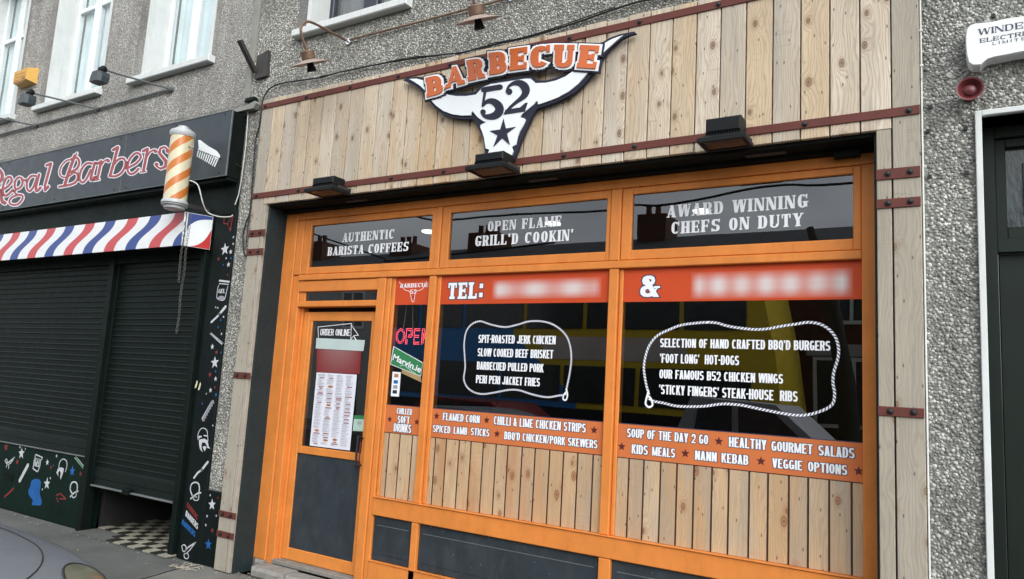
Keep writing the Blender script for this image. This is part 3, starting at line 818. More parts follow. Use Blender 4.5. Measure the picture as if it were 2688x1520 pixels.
# pebbles
def pebbles(name, regions, dens, r0, r1, mat, seed, holes=()):
    rg = np.random.RandomState(seed); X = []; Z = []
    for (x0, x1, z0, z1) in regions:
        st = 1 / math.sqrt(dens); nx = max(1, int((x1 - x0) / st)); nz = max(1, int((z1 - z0) / (st * .87)))
        gx, gz = np.meshgrid(np.arange(nx), np.arange(nz))
        x = x0 + (gx + .5 * (gz % 2) + .25) * (x1 - x0) / nx; z = z0 + (gz + .5) * (z1 - z0) / nz
        x = x + rg.uniform(-.42, .42, x.shape) * st; z = z + rg.uniform(-.42, .42, z.shape) * st
        x = x.ravel(); z = z.ravel(); ok = (x > x0) & (x < x1) & (z > z0) & (z < z1)
        for h in holes: ok &= ~((x > h[0]) & (x < h[1]) & (z > h[2]) & (z < h[3]))
        ok &= rg.rand(len(x)) > .06
        X.append(x[ok]); Z.append(z[ok])
    X = np.concatenate(X); Z = np.concatenate(Z); n = len(X); K = 6
    a = rg.uniform(0, 6.28, n); rx = rg.uniform(r0, r1, n); rz = rx * rg.uniform(.6, 1.0, n); th = np.minimum(rx, rz) * rg.uniform(.34, .68, n)
    V = np.zeros((n, 2 * K + 1, 3))
    tx = rg.uniform(-.3, .3, n); tz = rg.uniform(-.3, .3, n)
    for j in range(K):
        an = 2 * PI * j / K
        for lvl, (sc_, hh) in enumerate(((1.0, 0.0), (.72, .75))):
            w = rg.uniform(.82, 1.15, n) * sc_
            lx = math.cos(an + lvl * .5) * rx * w; lz = math.sin(an + lvl * .5) * rz * w
            V[:, lvl * K + j, 0] = X + lx * np.cos(a) - lz * np.sin(a)
            V[:, lvl * K + j, 2] = Z + lx * np.sin(a) + lz * np.cos(a)
            V[:, lvl * K + j, 1] = .0595 - th * hh * (1 + tx * math.cos(an) + tz * math.sin(an))
    V[:, 2 * K, 0] = X + tx * rx * .3; V[:, 2 * K, 2] = Z + tz * rz * .3; V[:, 2 * K, 1] = .0595 - th
    F = []
    base = np.arange(n)[:, None] * (2 * K + 1)
    for j in range(K):
        k = (j + 1) % K
        F.append(base + np.array([[j, k, K + k]])); F.append(base + np.array([[j, K + k, K + j]])); F.append(base + np.array([[K + j, K + k, 2 * K]]))
    F = np.concatenate(F, 0); V = V.reshape(-1, 3)
    me = bpy.data.meshes.new(name); me.vertices.add(len(V)); me.vertices.foreach_set('co', V.ravel())
    me.loops.add(F.size); me.polygons.add(len(F)); me.loops.foreach_set('vertex_index', F.ravel().astype(np.int32))
    me.polygons.foreach_set('loop_start', np.arange(0, F.size, 3, dtype=np.int32)); me.polygons.foreach_set('use_smooth', [True] * len(F))
    at_ = me.attributes.new('rnd', 'FLOAT', 'POINT'); at_.data.foreach_set('value', np.repeat(rg.rand(n), 2 * K + 1).astype(np.float32))
    me.update(calc_edges=True); me.validate(); me.materials.append(mat)
    return me
def pebble_part(me, parent):
    o = bpy.data.objects.new('pebbles', me); COL.objects.link(o); o.parent = parent; o.matrix_parent_inverse = WI(parent); o['kind'] = 'stuff'; return o
hb = (-4.94, -3.62, 4.48, 6.5)
pebble_part(pebbles('pebbles', [(HX + .04, -.15, 3.96, 5.15), (-5.455, -5.2, .61, 3.97)], 5200, .0055, .0105, MT['pebble'], 5, [hb]), hr)
pebble_part(pebbles('pebbles', [(-.165, DX0 - .03, .0, DZ + .02), (-.165, .95, DZ + .025, 4.4)], 4000, .0062, .0128, MT['pebbleB'], 9), hr)
pebble_part(pebbles('pebbles', [(-10.8, HX - .035, 4.02, 6.0)], 5200, .005, .0085, MT['pebbleC'], 11,
                    [(-7.43, -6.04, 4.49, 6.7), (-9.375, -7.97, 4.49, 6.7), (-11.3, -9.89, 4.49, 6.7)]), hl)
# screw holes in the right-hand wall strip
for s in [('D', 1755, 910), ('D', 2055, 1090), ('D', 1735, 1115), ('Q', 290, 200), ('Q', 410, 187), ('D', 2290, 135), ('V', 0, 0)][:6]:
    x, z = pt(*s, .05); MB().lathe([(.010, 0), (.010, .02)], (x, .043, z), 'Y', 8).build('drill_hole', MT['black'], hr)
# front door of the right-hand house
wt = MT['reveals']
part('door_surround', DX0 - .028, DX0, .030, .40, 0, DZ + .028, wt, hr)
part('door_surround', DX1, DX1 + .028, .030, .40, 0, DZ + .028, wt, hr)
MB().bbox(DX0, DX1, .030, .30, DZ, DZ + .028, .004).build('door_surround', wt, hr)
dk = MT['pdoor']
part('door_frame', DX0 + .001, DX0 + .055, .22, .30, 0, DZ - .001, dk, hr); part('door_frame', DX1 - .055, DX1 - .001, .22, .30, 0, DZ - .001, dk, hr)
part('door_frame', DX0 + .055, DX1 - .055, .222, .30, DZ - .06, DZ - .001, dk, hr); part('door_frame', DX0 + .055, DX1 - .055, .222, .30, 2.40, 2.47, dk, hr)
part('door_frame', DX0 + .055, DX0 + .10, .25, .30, 2.47, DZ - .06, dk, hr); part('door_frame', DX0 + .10, DX1 - .055, .25, .30, DZ - .105, DZ - .06, dk, hr)
part('door_frame', DX0 + .10, DX1 - .055, .25, .30, 2.47, 2.53, dk, hr)
MB().box(DX0 + .10, DX1 - .055, .285, .295, 2.53, DZ - .105).build('fanlight', MT['obscure'], hr)
part('fanlight_bar', DX0 + .17, DX0 + .182, .268, .284, 2.60, 2.86, MT['lampgrey'], hr); part('fanlight_bar', DX0 + .182, DX1 - .2, .268, .284, 2.60, 2.612, MT['lampgrey'], hr)
part('fanlight_bar', DX0 + .182, DX1 - .2, .268, .284, 2.76, 2.772, MT['lampgrey'], hr)
dl = MB().bbox(DX0 + .058, DX1 - .058, .262, .30, .02, 2.395, .004).build('front_door', dk, hr)
for zz0, zz1 in ((.25, 1.0), (1.12, 1.55), (1.67, 2.27)):
    for xa, xb in ((DX0 + .17, DX0 + .43), (DX0 + .52, DX1 - .17)):
        m = MB(); m.bbox(xa, xb, .250, .262, zz0, zz0 + .018, .004).bbox(xa, xb, .250, .262, zz1 - .018, zz1, .004).bbox(xa, xa + .018, .250, .262, zz0 + .018, zz1 - .018, .004).bbox(xb - .018, xb, .250, .262, zz0 + .018, zz1 - .018, .004)
        m.bbox(xa + .045, xb - .045, .254, .262, zz0 + .045, zz1 - .045, .006); m.build('door_panel', dk, dl)
# thin white trim along the cladding edge
part('edge_trim', -.172, -.164, .02, .058, 0, 3.30, MT['white'], hr)
tube('clipped_cable', [(-.166, .012, 3.27), (-.1665, .012, 3.6), (-.1665, .012, 3.98), (-.166, .04, 4.05), (-.166, .045, 5)], .004, MT['whitecable'], hr)
for z in (3.34, 3.53, 3.73, 3.9): part('cable_clip', -.174, -.158, .005, .03, z - .006, z + .006, MT['whitecable'], hr)

# ================================================================== TAKEAWAY SHOPFRONT
sf_ = thing('takeaway_shopfront', (-2.7, 0, 0), 'orange takeaway shopfront framed in pale vertical timber planks and rust red straps', 'shopfront')
joints = [-5.078, -4.923, -4.768, -4.613, -4.459, -4.309, -4.158, -4.007, -3.858, -3.708, -3.558, -3.410, -3.259, -3.108, -2.958, -2.806, -2.655, -2.507, -2.364, -2.221, -2.077, -1.927, -1.777, -1.629, -1.484, -1.335, -1.190, -1.043, -.894, -.746, -.597, -.449, -.302]
rp = random.Random(11)
for a, b in zip(joints[:-1], joints[1:]):
    dy = rp.uniform(0, .003); g_ = .0036
    part('plank', a + g_, b - g_, dy, .03, 3.026 + rp.uniform(-.002, .002), 3.972 + rp.uniform(-.004, .006), MT['woodhead'], sf_, .003)
part('plank', -5.215, -5.078 - .0026, .001, .03, 0.012, 3.976, MT['woodpost'], sf_)
part('plank', -.302 + .003, -.1755, .001, .03, .0, 3.972, MT['woodpost'], sf_)
part('plank', -5.072, -5.032, .0, .03, .012, 3.022, MT['woodpost'], sf_)
part('plank', -.374, -.307, .0, .03, .0, 3.022, MT['woodpost'], sf_)
MB().box(-5.21, -.18, .031, .057, 3.03, 3.96).build('backing_board', MT['gap'], sf_)
MB().box(-5.21, -5.034, .031, .057, 0.01, 3.03).build('backing_board', MT['gap'], sf_)
MB().box(-.372, -.18, .031, .057, 0.0, 3.03).build('backing_board', MT['gap'], sf_)
def strap(x0, x1, z0, z1, bolts):
    s = part('iron_strap', x0, x1, -.0075, -.0005, z0, z1, MT['strap'], sf_, .0015)
    for bx, bz in bolts:
        MB().lathe([(.0165, .0), (.0165, .003), (.012, .0035), (.012, .010), (.009, .014), (.003, .0155)][::-1] and [(.0165, -.0076), (.0165, -.0105), (.0115, -.011), (.0115, -.017), (.008, -.020), (.002, -.0215)], (bx, 0, bz), 'Y', 8).build('bolt', MT['bolt'], s)
strap(-5.214, -.176, 3.083, 3.130, [(x, 3.105) for x in (-5.162, -4.645, -4.154, -3.648, -3.158, -2.68, -2.188, -1.702, -.72, -.224)])
strap(-5.214, -.176, 3.889, 3.936, [(x, 3.911) for x in (-5.168, -4.661, -4.160, -3.660, -3.167, -2.68, -2.189, -1.698, -1.204, -.72, -.224)])
for (za, zb) in ((2.749, 2.806), (2.588, 2.643), (1.548, 1.600), (.430, .478), (.272, .321)): strap(-5.216, -4.985 - .022, za, zb, [(-5.165, (za + zb) / 2), (-5.075 + .01, (za + zb) / 2)])
for (za, zb) in ((2.757, 2.813), (2.608, 2.656), (1.572, 1.618), (.45, .50), (.29, .34)): strap(-.376, -.178, za, zb, [(-.322, (za + zb) / 2), (-.222, (za + zb) / 2 + .002)])
# reveals and lintel
part('side_reveal', -5.031, -5.018, .031, .222, .0, 3.022, MT['reveal'], sf_)
part('side_reveal', -.388, -.3755, .031, .222, .0, 3.022, MT['reveal'], sf_)
MB().box(-5.017, -.389, .032, .30, 3.005, 3.025).build('soffit', MT['lintel'], sf_)
part('soffit_batten', -5.017, -.389, .17, .232, 2.985, 3.004, MT['lintel'], sf_)
for x in (-4.1, -2.4, -.95): part('soffit_vent', x - .11, x + .11, .09, .13, 2.996, 3.0045, MT['steel'], sf_)
part('closer_box', -.60, -.47, .15, .21, 2.955, 2.984, MT['lintel'], sf_)
# orange frame
OR = MT['orange']; fy = .228
def post(x0, x1, z0, z1, y0=fy, y1=.30, nm='frame_post', ch=.005): return part(nm, x0, x1, y0, y1, z0, z1, OR, sf_, ch)
post(-5.046, -4.884, .10, 2.983, .226); post(-4.880, -4.803, .08, 2.44, .240, .34)
post(-3.912, -3.83, .0, 2.392, .226, .34); post(-3.826, -3.780, .0, 2.392, .236, .34); post(-3.776, -3.747, .745, 2.392, .246, .30)
post(-4.880, -.389, 2.922, 2.984, .226, nm='frame_head')
post(-4.803, -.470, 2.395, 2.444, .222, nm='transom')
post(-4.800, -3.914, 2.300, 2.392, .236, .34, nm='door_head'); post(-4.800, -3.914, 2.172, 2.221, .236, .34, nm='door_head')
post(-3.404, -3.341, .745, 2.392, .226); post(-3.338, -3.306, .745, 2.392, .246, .30)
post(-3.404, -3.346, .1, .607, .226)
post(-1.944, -1.881, .745, 2.392, .226); post(-1.878, -1.852, .745, 2.392, .246, .30)
post(-1.940, -1.862, .1, .607, .226)
post(-.470, -.390, .0, 2.92, .226)
post(-3.373, -3.330, 2.446, 2.920, .226); post(-1.950, -1.879, 2.446, 2.920, .226); post(-4.880, -4.802, 2.446, 2.920, .232)
post(-3.778, -.472, .610, .738, .224, nm='frame_rail')
post(-3.776, -.472, .738, .7445, .214, .26, nm='frame_sill', ch=.002)
post(-3.778, -.472, .06, .282, .226, nm='frame_rail')
post(-3.778, -.472, .282, .288, .218, .25, nm='frame_sill', ch=.002)
# dark panels under the rail
for xa, xb in ((-3.776, -3.406), (-3.344, -1.942), (-1.860, -.472)):
    p = part('stall_panel', xa, xb, .252, .30, .289, .608, MT['slate'], sf_)
    part('panel_field', xa + .035, xb - .035, .2485, .2518, .335, .535, MT['slate'], p, .0018)
    part('lip_highlight', xa + .035, xb - .035, .2465, .2518, .5365, .5415, MT['alu'], p, .001)  # pale strip: highlight along the raised field's top edge, put in as colour
# fanlights
GLY = .2560
def sash(x0, x1, z0, z1, gx0, gx1, gz0, gz1):
    s = MB(); s.bbox(x0, gx0, .236, .28, z0, z1, .005).bbox(gx1, x1, .236, .28, z0, z1, .005).bbox(gx0, gx1, .2365, .28, z0, gz0, .005).bbox(gx0, gx1, .2365, .28, gz1, z1, .005)
    o = s.build('fanlight_frame', OR, sf_)
    MB().box(gx0, gx1, GLY, GLY + .005, gz0, gz1).build('pane', MT['winglass'], o); return o
s1 = sash(-4.798, -3.378, 2.448, 2.920, -4.716, -3.426, 2.508, 2.866)
s2 = sash(-3.326, -1.954, 2.448, 2.920, -3.255, -1.983, 2.511, 2.866)
s3 = sash(-1.875, -.472, 2.448, 2.920, -1.806, -.513, 2.512, 2.876)
TY = GLY - .0025
for s_, L in ((s1, [('AUTHENTIC', ('F', 1088, 1042), ('F', 1578, 1003), ('F', 1578, 913)), ('BARISTA COFFEES', ('F', 945, 1175), ('F', 1715, 1118), ('F', 1715, 1030))]),
              (s2, [('OPEN FLAME', ('G', 655, 938), ('G', 1355, 885), ('G', 1355, 785)), ("GRILL'D COOKIN'", ('G', 535, 1078), ('G', 1470, 1025), ('G', 1470, 918))]),
              (s3, [('AWARD WINNING', ('H', 553, 805), ('H', 1890, 708), ('H', 1890, 580)), ('CHEFS ON DUTY', ('H', 590, 962), ('H', 1845, 885), ('H', 1845, 760))])):
    for t_, a, b, c in L: textline(t_, a, b, c, TY, MT['film'], s_, SLAB)
# main lights: glass, films, printed planks
def shopwin(x0, x1, zs0=.7455):
    g_ = MB().box(x0, x1, GLY, GLY + .006, 1.425, 2.181).build('window_glass', MT['winglass'], sf_)
    return g_
gS = shopwin(-3.745, -3.406); gM = shopwin(-3.304, -1.946); gR = shopwin(-1.850, -.472)
def film(x0, x1, z0, z1, mat, nm): return MB().box(x0, x1, .2545, .262, z0, z1).build(nm, mat, sf_)
redS = film(-3.745, -3.406, 2.1815, 2.394, MT['red'], 'red_strip')
redM = film(-3.304, -1.946, 2.1815, 2.394, MT['red'], 'red_strip'); redR = film(-1.850, -.472, 2.1815, 2.394, MT['red'], 'red_strip')
bS = film(-3.745, -3.406, 1.216, 1.4245, MT['band'], 'orange_strip'); bM = film(-3.304, -1.946, 1.216, 1.4245, MT['band'], 'orange_strip'); bR = film(-1.850, -.472, 1.216, 1.4245, MT['band'], 'orange_strip')
for o_, x0, x1 in ((bS, -3.745, -3.406), (bM, -3.304, -1.946), (bR, -1.850, -.472)):
    part('dark_edge', x0, x1, .2535, .2544, 1.4205, 1.4255, MT['outline'], o_, .0003); part('dark_edge', x0, x1, .2535, .2544, 1.2135, 1.2185, MT['gap'], o_, .0003)
def printed(x0, x1, js):
    MB().box(x0, x1, .2575, .262, .7455, 1.2155).build('print_backing', MT['gap'], sf_)
    e = [x0] + js + [x1]
    for a, b in zip(e[:-1], e[1:]):
        part('printed_plank', a + (.0055 if a != x0 else .0), b - (.0055 if b != x1 else .0), .2545, .257, .7460, 1.2130, MT['woodprint'], sf_, .0006)
printed(-3.745, -3.406, [-3.698, -3.592, -3.474]); 
printed(-3.304, -1.946, [-3.262, -3.164, -3.052, -2.951, -2.848, -2.743, -2.648, -2.536, -2.436, -2.327, -2.225, -2.123, -2.015])
printed(-1.850, -.472, [-1.773, -1.677, -1.571, -1.470, -1.368, -1.262, -1.166, -1.052, -.950, -.840, -.741, -.636, -.527])
FT = .2530
OL = MT['outline']
for o_, t_, a, b, c in [
    (bM, 'FLAMED CORN', ('K', 225, 1287), ('K', 578, 1310), ('K', 578, 1237)), (bM, 'CHILLI & LIME CHICKEN STRIPS', ('K', 712, 1325), ('K', 1592, 1405), ('K', 1592, 1318)),
    (bM, 'SPICED', ('K', 130, 1398), ('K', 297, 1411), ('K', 297, 1342)), (bM, 'LAMB', ('K', 328, 1414), ('K', 458, 1425), ('K', 458, 1355)), (bM, 'STICKS', ('K', 492, 1428), ('K', 670, 1443), ('K', 670, 1371)),
    (bM, "BBQ'D CHICKEN/PORK SKEWERS", ('N', 812, 119), ('N', 1703, 210), ('N', 1703, 130)),
    (bR, 'SOUP OF THE DAY 2 GO', ('N', 1985, 100), ('O', 578, 170), ('O', 578, 80)), (bR, 'HEALTHY', ('O', 775, 190), ('O', 1135, 225), ('O', 1135, 128)), (bR, 'GOURMET', ('O', 1182, 228), ('O', 1578, 268), ('O', 1578, 172)), (bR, 'SALADS', ('O', 1630, 272), ('O', 1978, 307), ('O', 1978, 207)),
    (bR, 'KIDS', ('N', 2030, 258), ('N', 2185, 270), ('N', 2185, 180)), (bR, 'MEALS', ('N', 2225, 275), ('N', 2445, 298), ('N', 2445, 212)), (bR, 'NANN', ('O', 452, 315), ('O', 660, 337), ('O', 660, 247)), (bR, 'KEBAB', ('O', 705, 342), ('O', 962, 368), ('O', 962, 275)),
    (bR, 'VEGGIE', ('O', 1190, 390), ('O', 1478, 420), ('O', 1478, 328)), (bR, 'OPTIONS', ('O', 1532, 425), ('O', 1908, 465), ('O', 1908, 370)),
    (bS, 'CHILLED', ('J', 2188, 1226), ('J', 2333, 1232), ('J', 2333, 1175)), (bS, 'SOFT', ('J', 2195, 1312), ('J', 2310, 1320), ('J', 2310, 1250)), (bS, 'DRINKS', ('J', 2158, 1395), ('J', 2325, 1405), ('J', 2325, 1325))]:
    textline(t_, a, b, c, FT, MT['film'], o_, SANS, outline=OL, oe=.06, oy=.0008, depth=.0006)
def star_at(o_, s, r, y=FT, mat=None, nm='printed_star', clip=None):
    x, z = pt(*s, y)
    cc = (x, z); P = star_poly(x, z, r)
    tris = [[P[(2 * i - 1) % 10], P[2 * i], P[(2 * i + 1) % 10]] for i in range(5)] + [[P[i] for i in (1, 3, 5, 7, 9)]]
    if clip: tris = [[(min(a, clip), b) for a, b in t] for t in tris]
    return flat(nm, tris, y, .001, mat or MT['starc'], o_)
for s in [('K', 167, 1245), ('K', 645, 1285), ('K', 1672, 1380), ('K', 745, 1415)]: star_at(bM, s, .0265)
for s in [('N', 1937, 190), ('O', 680, 140), ('O', 360, 255), ('O', 1083, 330)]: star_at(bR, s, .0265)
star_at(bR, ('O', 2017, 425), .0265, clip=-.474)
for s in [('J', 2122, 1275), ('J', 2380, 1302)]: star_at(bS, s, .024)
# red strips
textline('TEL:', ('K', 272, 130), ('K', 605, 122), ('G', 605, 1418), FT, MT['film'], redM, dict(SLAB, W=.62, t=.24, u=.16, k=.16, s=.07, gap=.16), outline=OL, oe=.05, oy=.0008, depth=.0006)
textline('&', ('L', 290, 112), ('L', 480, 105), ('H', 480, 1352), FT, MT['film'], redR, dict(SANS, W=.85, t=.24, u=.17), outline=OL, oe=.05, oy=.0008, depth=.0006)
for nm, rs, a, b, c, k in ((1, redM, ('K', 690, 140), ('K', 1740, 105), ('G', 1740, 1365), 3.0), (2, redR, ('L', 770, 132), ('L', 2330, 115), ('H', 2330, 1275), 6.6)):
    xa, za = pt(*a, FT); xb, zb = pt(*b, FT); xc, zc = pt(*c, FT)
    MB().box(xa, xb, .2533, .2543, min(za, zb) + .004, zc - .002).build('blurred_number', smear_mat('blurred_number_print_%d' % nm, xa, xb, min(za, zb), zc, k), rs)
# little bull logo on the side light strip (outlined wordmark over a skull outline)
sx = [pt('J', a, b, FT) for a, b in ((2228, 25), (2440, 25))]
lgx0, lgx1 = sx[0][0], sx[1][0]; lz = 2.30
textline('BARBECUE', ('F', 1640, 1476), ('F', 1905, 1468), ('F', 1905, 1428), FT, MT['film'], redS, dict(SLAB, W=.6, t=.2))
hp = c2([pt('J', a, b, FT) for a, b in ((2215, -35), (2240, 10), (2270, 42), (2310, 55), (2322, 90), (2335, 148), (2352, 150), (2362, 95), (2375, 55), (2420, 40), (2455, 5), (2472, -40))], 4)
flat('logo_outline', strokes(hp, .0038), FT, .001, MT['film'], redS)
textline('52', ('J', 2318, 78), ('J', 2375, 76), ('J', 2375, 36), FT, MT['film'], redS, dict(SLAB, W=.6))
star_at(redS, ('J', 2342, 106), .010, mat=MT['outline'])

# lettering and rope frames on the big panes
for o_, t_, a, b, c in [
    (gM, 'SPIT-ROASTED JERK CHICKEN', ('K', 565, 546), ('K', 1303, 560), ('K', 1303, 478)), (gM, 'SLOW COOKED BEEF BRISKET', ('K', 557, 676), ('K', 1280, 694), ('K', 1280, 612)),
    (gM, 'BARBECUED PULLED PORK', ('K', 550, 803), ('K', 1187, 825), ('K', 1187, 745)), (gM, 'PERI PERI JACKET FRIES', ('K', 542, 932), ('K', 1152, 960), ('K', 1152, 880)),
    (gR, "SELECTION OF HAND CRAFTED BBQ'D BURGERS", ('L', 482, 587), ('L', 2110, 622), ('L', 2110, 528)), (gR, "'FOOT LONG'  HOT-DOGS", ('L', 480, 737), ('L', 1237, 760), ('L', 1237, 668)),
    (gR, 'OUR FAMOUS B52 CHICKEN WINGS', ('L', 475, 884), ('L', 1658, 937), ('L', 1658, 845)), (gR, "'STICKY FINGERS' STEAK-HOUSE  RIBS", ('L', 472, 1032), ('L', 1797, 1112), ('L', 1797, 1012))]:
    textline(t_, a, b, c, TY, MT['film'], o_, dict(SANS, W=.42, t=.165, u=.135))
def rope(parent, reg, path, knot, w, pitch):
    P = c2([pt(reg, a, b, TY) for a, b in path], 12, True)
    flat('rope_shadow', strokes(P, w * 1.25, True), TY + .0012, .0006, MT['outline'], parent)
    # resample at even steps and lay the strands
    pts_ = [Vector(p) for p in P] + [Vector(P[0])]; acc = []; d = 0; nxt = 0
    for a, b in zip(pts_[:-1], pts_[1:]):
        L = (b - a).length; t0 = (b - a).normalized() if L > 0 else Vector((1, 0))
        while nxt <= d + L:
            acc.append((a + t0 * (nxt - d), t0)); nxt += pitch
        d += L
    quads = []
    for p, t0 in acc:
        nn = Vector((-t0.y, t0.x)); s = pitch * .55
        A = p - t0 * s * .95 - nn * w / 2; B = p + t0 * s * .15 - nn * w / 2; Cc = p + t0 * s * 1.25 + nn * w / 2; D = p + t0 * s * .15 + nn * w / 2
        quads.append([tuple(A), tuple(B), tuple(Cc), tuple(D)])
    K = c2([pt(reg, a, b, TY) for a, b in knot], 6)
    quads += strokes(K, w * .85)
    flat('rope_print', quads, TY, .001, MT['film'], parent)
rope(gM, 'K', [(580, 340), (690, 372), (820, 395), (930, 375), (1060, 340), (1200, 345), (1310, 388), (1400, 470), (1442, 570), (1455, 690), (1440, 830), (1412, 970), (1400, 1035), (1330, 1050), (1220, 1065), (1080, 1038), (960, 1000), (860, 995), (750, 1015), (620, 1035), (530, 1020), (460, 970), (427, 890), (440, 780), (434, 650), (430, 560), (447, 450), (495, 375)],
     [(1405, 985), (1418, 1040), (1405, 1090), (1378, 1085), (1380, 1050), (1400, 1020)], .0115, .0165)
rope(gR, 'L', [(930, 350), (800, 360), (680, 378), (570, 420), (460, 475), (390, 555), (350, 650), (328, 780), (345, 920), (370, 1020), (385, 1085), (430, 1105), (520, 1122), (640, 1150), (780, 1155), (920, 1150), (1080, 1130), (1250, 1140), (1400, 1170), (1600, 1210), (1780, 1237), (1900, 1232), (2040, 1190), (2130, 1130), (2150, 1030), (2135, 930), (2142, 830), (2180, 700), (2188, 600), (2162, 500), (2100, 420), (2010, 367), (1900, 350), (1780, 367), (1640, 387), (1520, 410), (1400, 418), (1250, 405), (1120, 383), (1030, 357)],
     [(372, 1010), (352, 1080), (345, 1130), (375, 1160), (410, 1140), (400, 1090), (378, 1060)], .0140, .0200)

# ------------------------------------------------------------------ shop door (a little deeper than the frame)
DY = .300; kk = (DY + 4.05) / 4.29
def dz(z): return (z - 1.608) * kk + 1.608
door = MB()
lx0, lx1, lz0, lz1 = -4.778, -3.935, .125, 2.136
gx0, gx1, gz0, gz1 = -4.674, -4.008, 1.030, 2.060
px0, px1, pz0, pz1 = -4.712, -4.008, .218, .970
DO = MT['doororange']
door.bbox(lx0, px0, DY, DY + .045, lz0, lz1, .004).bbox(px1, lx1, DY, DY + .045, lz0, lz1, .004)
door.bbox(px0, px1, DY + .0004, DY + .045, lz0, pz0, .004).bbox(px0, px1, DY + .0004, DY + .045, pz1, gz0, .004).bbox(px0, px1, DY + .0004, DY + .045, gz1, lz1, .004).bbox(px0, gx0, DY + .0006, DY + .045, gz0, gz1, .004)
do = door.build('shop_door', DO, sf_)
MB().box(px0, px1, DY + .012, DY + .04, pz0, pz1).build('kick_panel', MT['slate'], do)
MB().box(gx0, gx1, DY + .014, DY + .019, gz0, gz1).build('door_glass', MT['winglass'], do)
MB().box(-4.80, -3.93, .345, .40, .1, 2.2).build('door_stop', MT['lintel'], sf_) if False else None
MB().box(-4.732, -3.916, .262, .268, 2.2215, 2.2995).build('slot_glass', MT['winglass'], sf_)
part('slot_side', -4.799, -4.733, .25, .30, 2.222, 2.2995, OR, sf_, .004)
part('door_jamb', -4.802, -4.781, .285, .35, .10, 2.171, OR, sf_, .003)
part('door_jamb', -3.932, -3.913, .285, .35, .10, 2.171, OR, sf_, .003)
# pull handle
hx, hz = pt('J', 1902, 1345, DY - .05)
hm = MB(); hm.tube(catmull([(-4.0, DY, 1.145), (-4.0, DY - .05, 1.16), (-4.0, DY - .055, 1.12), (-4.0, DY - .055, .98), (-4.0, DY - .05, .935), (-4.0, DY, .945)], 5), .009, 8)
hm.build('door_handle', MT['black'], do, True)
tube('inner_push_bar', [(-4.02, DY + .10, 1.12), (-4.12, DY + .14, 1.05), (-4.22, DY + .16, 1.0)], .009, MT['chrome'], do)
part('handle_plate', -4.024, -4.011, DY - .004, DY - .0004, .945, 1.12, MT['sred'], do, .001)
SY = DY + .0115
def dq(reg, P, mat, nm, par, y=SY, d=.0012): return flat(nm, [pts(reg, P, y)], y, d, mat, par)
# order online speech box and arrow
x = [pts('J', [(1440, 495), (1437, 395), (1755, 360), (1750, 515)], SY), pts('J', [(1762, 375), (1820, 470), (1788, 478), (1800, 520)], SY)]
oo = flat('sticker_outline', strokes(x[0], .0048) + strokes(pts('J', [(1755, 375), (1822, 473), (1780, 475), (1752, 512)], SY), .0048) + strokes(pts('J', [(1778, 480), (1802, 522)], SY), .0075), SY, .001, MT['film'], do)
textline('ORDER ONLINE', ('J', 1455, 485), ('J', 1742, 468), ('J', 1742, 405), SY, MT['film'], do, dict(SANS, W=.44, t=.12, u=.11), depth=.001, name='sticker_lettering')
dq('J', [(1415, 600), (1420, 500), (1885, 520), (1870, 625)], MT['pale'], 'pale_sticker', do, SY + .0015)
# red sticker whose print is a soft pinkish patch
m, n, b = newmat('red_sticker'); g = geo(n); s = n.nodes.new('ShaderNodeSeparateXYZ'); n.links.new(g, s.inputs[0])
rx0, rz1 = pt('J', 1422, 600, SY); rx1, rz0 = pt('J', 1835, 845, SY)
u = math_(n, 'DIVIDE', math_(n, 'SUBTRACT', s.outputs[0], rx0), rx1 - rx0); v = math_(n, 'DIVIDE', math_(n, 'SUBTRACT', s.outputs[2], rz0), rz1 - rz0)
f = math_(n, 'MULTIPLY', math_(n, 'DIVIDE', math_(n, 'MULTIPLY', math_(n, 'SUBTRACT', 1.0, u), u), .25, clamp=True), math_(n, 'MULTIPLY_ADD', v, .55, .18), clamp=True)
n.links.new(mixc(n, f, (.20, .015, .017), (.30, .17, .17)), b.inputs['Base Color']); b.inputs['Roughness'].default_value = .45
dq('J', [(1422, 825), (1425, 604), (1852, 626), (1836, 845)], m, 'red_sticker', do, SY)
# menu sheet with its columns of print
MQ = [pt('J', 1424, 828, SY), pt('J', 1808, 850, SY), pt('M', 1376, 228, SY), pt('M', 992, 180, SY)]
menu = flat('menu_sheet', [MQ], SY + .0005, .001, MT['paper'], do)
def bil(u, v):
    a, b_, c_, d_ = MQ
    return (a[0] * (1 - u) * (1 - v) + b_[0] * u * (1 - v) + c_[0] * u * v + d_[0] * (1 - u) * v, a[1] * (1 - u) * (1 - v) + b_[1] * u * (1 - v) + c_[1] * u * v + d_[1] * (1 - u) * v)
rm = random.Random(5); grey = []; redp = []; food = []
for col in range(4):
    u0 = .05 + col * .235; v = .02
    while v < .96:
        r_ = rm.random(); hgt = .012
        if r_ < .22:
            w_ = rm.uniform(.08, .17); uu = u0 + (.19 - w_) / 2; redp.append([bil(uu, v), bil(uu + w_, v), bil(uu + w_, v + .016), bil(uu, v + .016)]); v += .022
        elif r_ < .28 and col < 3:
            uc = u0 + .1; food.append([bil(uc + .075 * math.cos(k) * rm.uniform(.7, 1), v + .022 + .020 * math.sin(k) * rm.uniform(.7, 1)) for k in [i * PI / 4 for i in range(8)]]); v += .05
        else:
            for _ in range(rm.randint(2, 5)):
                w_ = rm.uniform(.1, .19)
                if v > .965: break
                grey.append([bil(u0, v), bil(u0 + w_, v), bil(u0 + w_, v + .0034), bil(u0, v + .0034)]); v += .0085
            v += .006
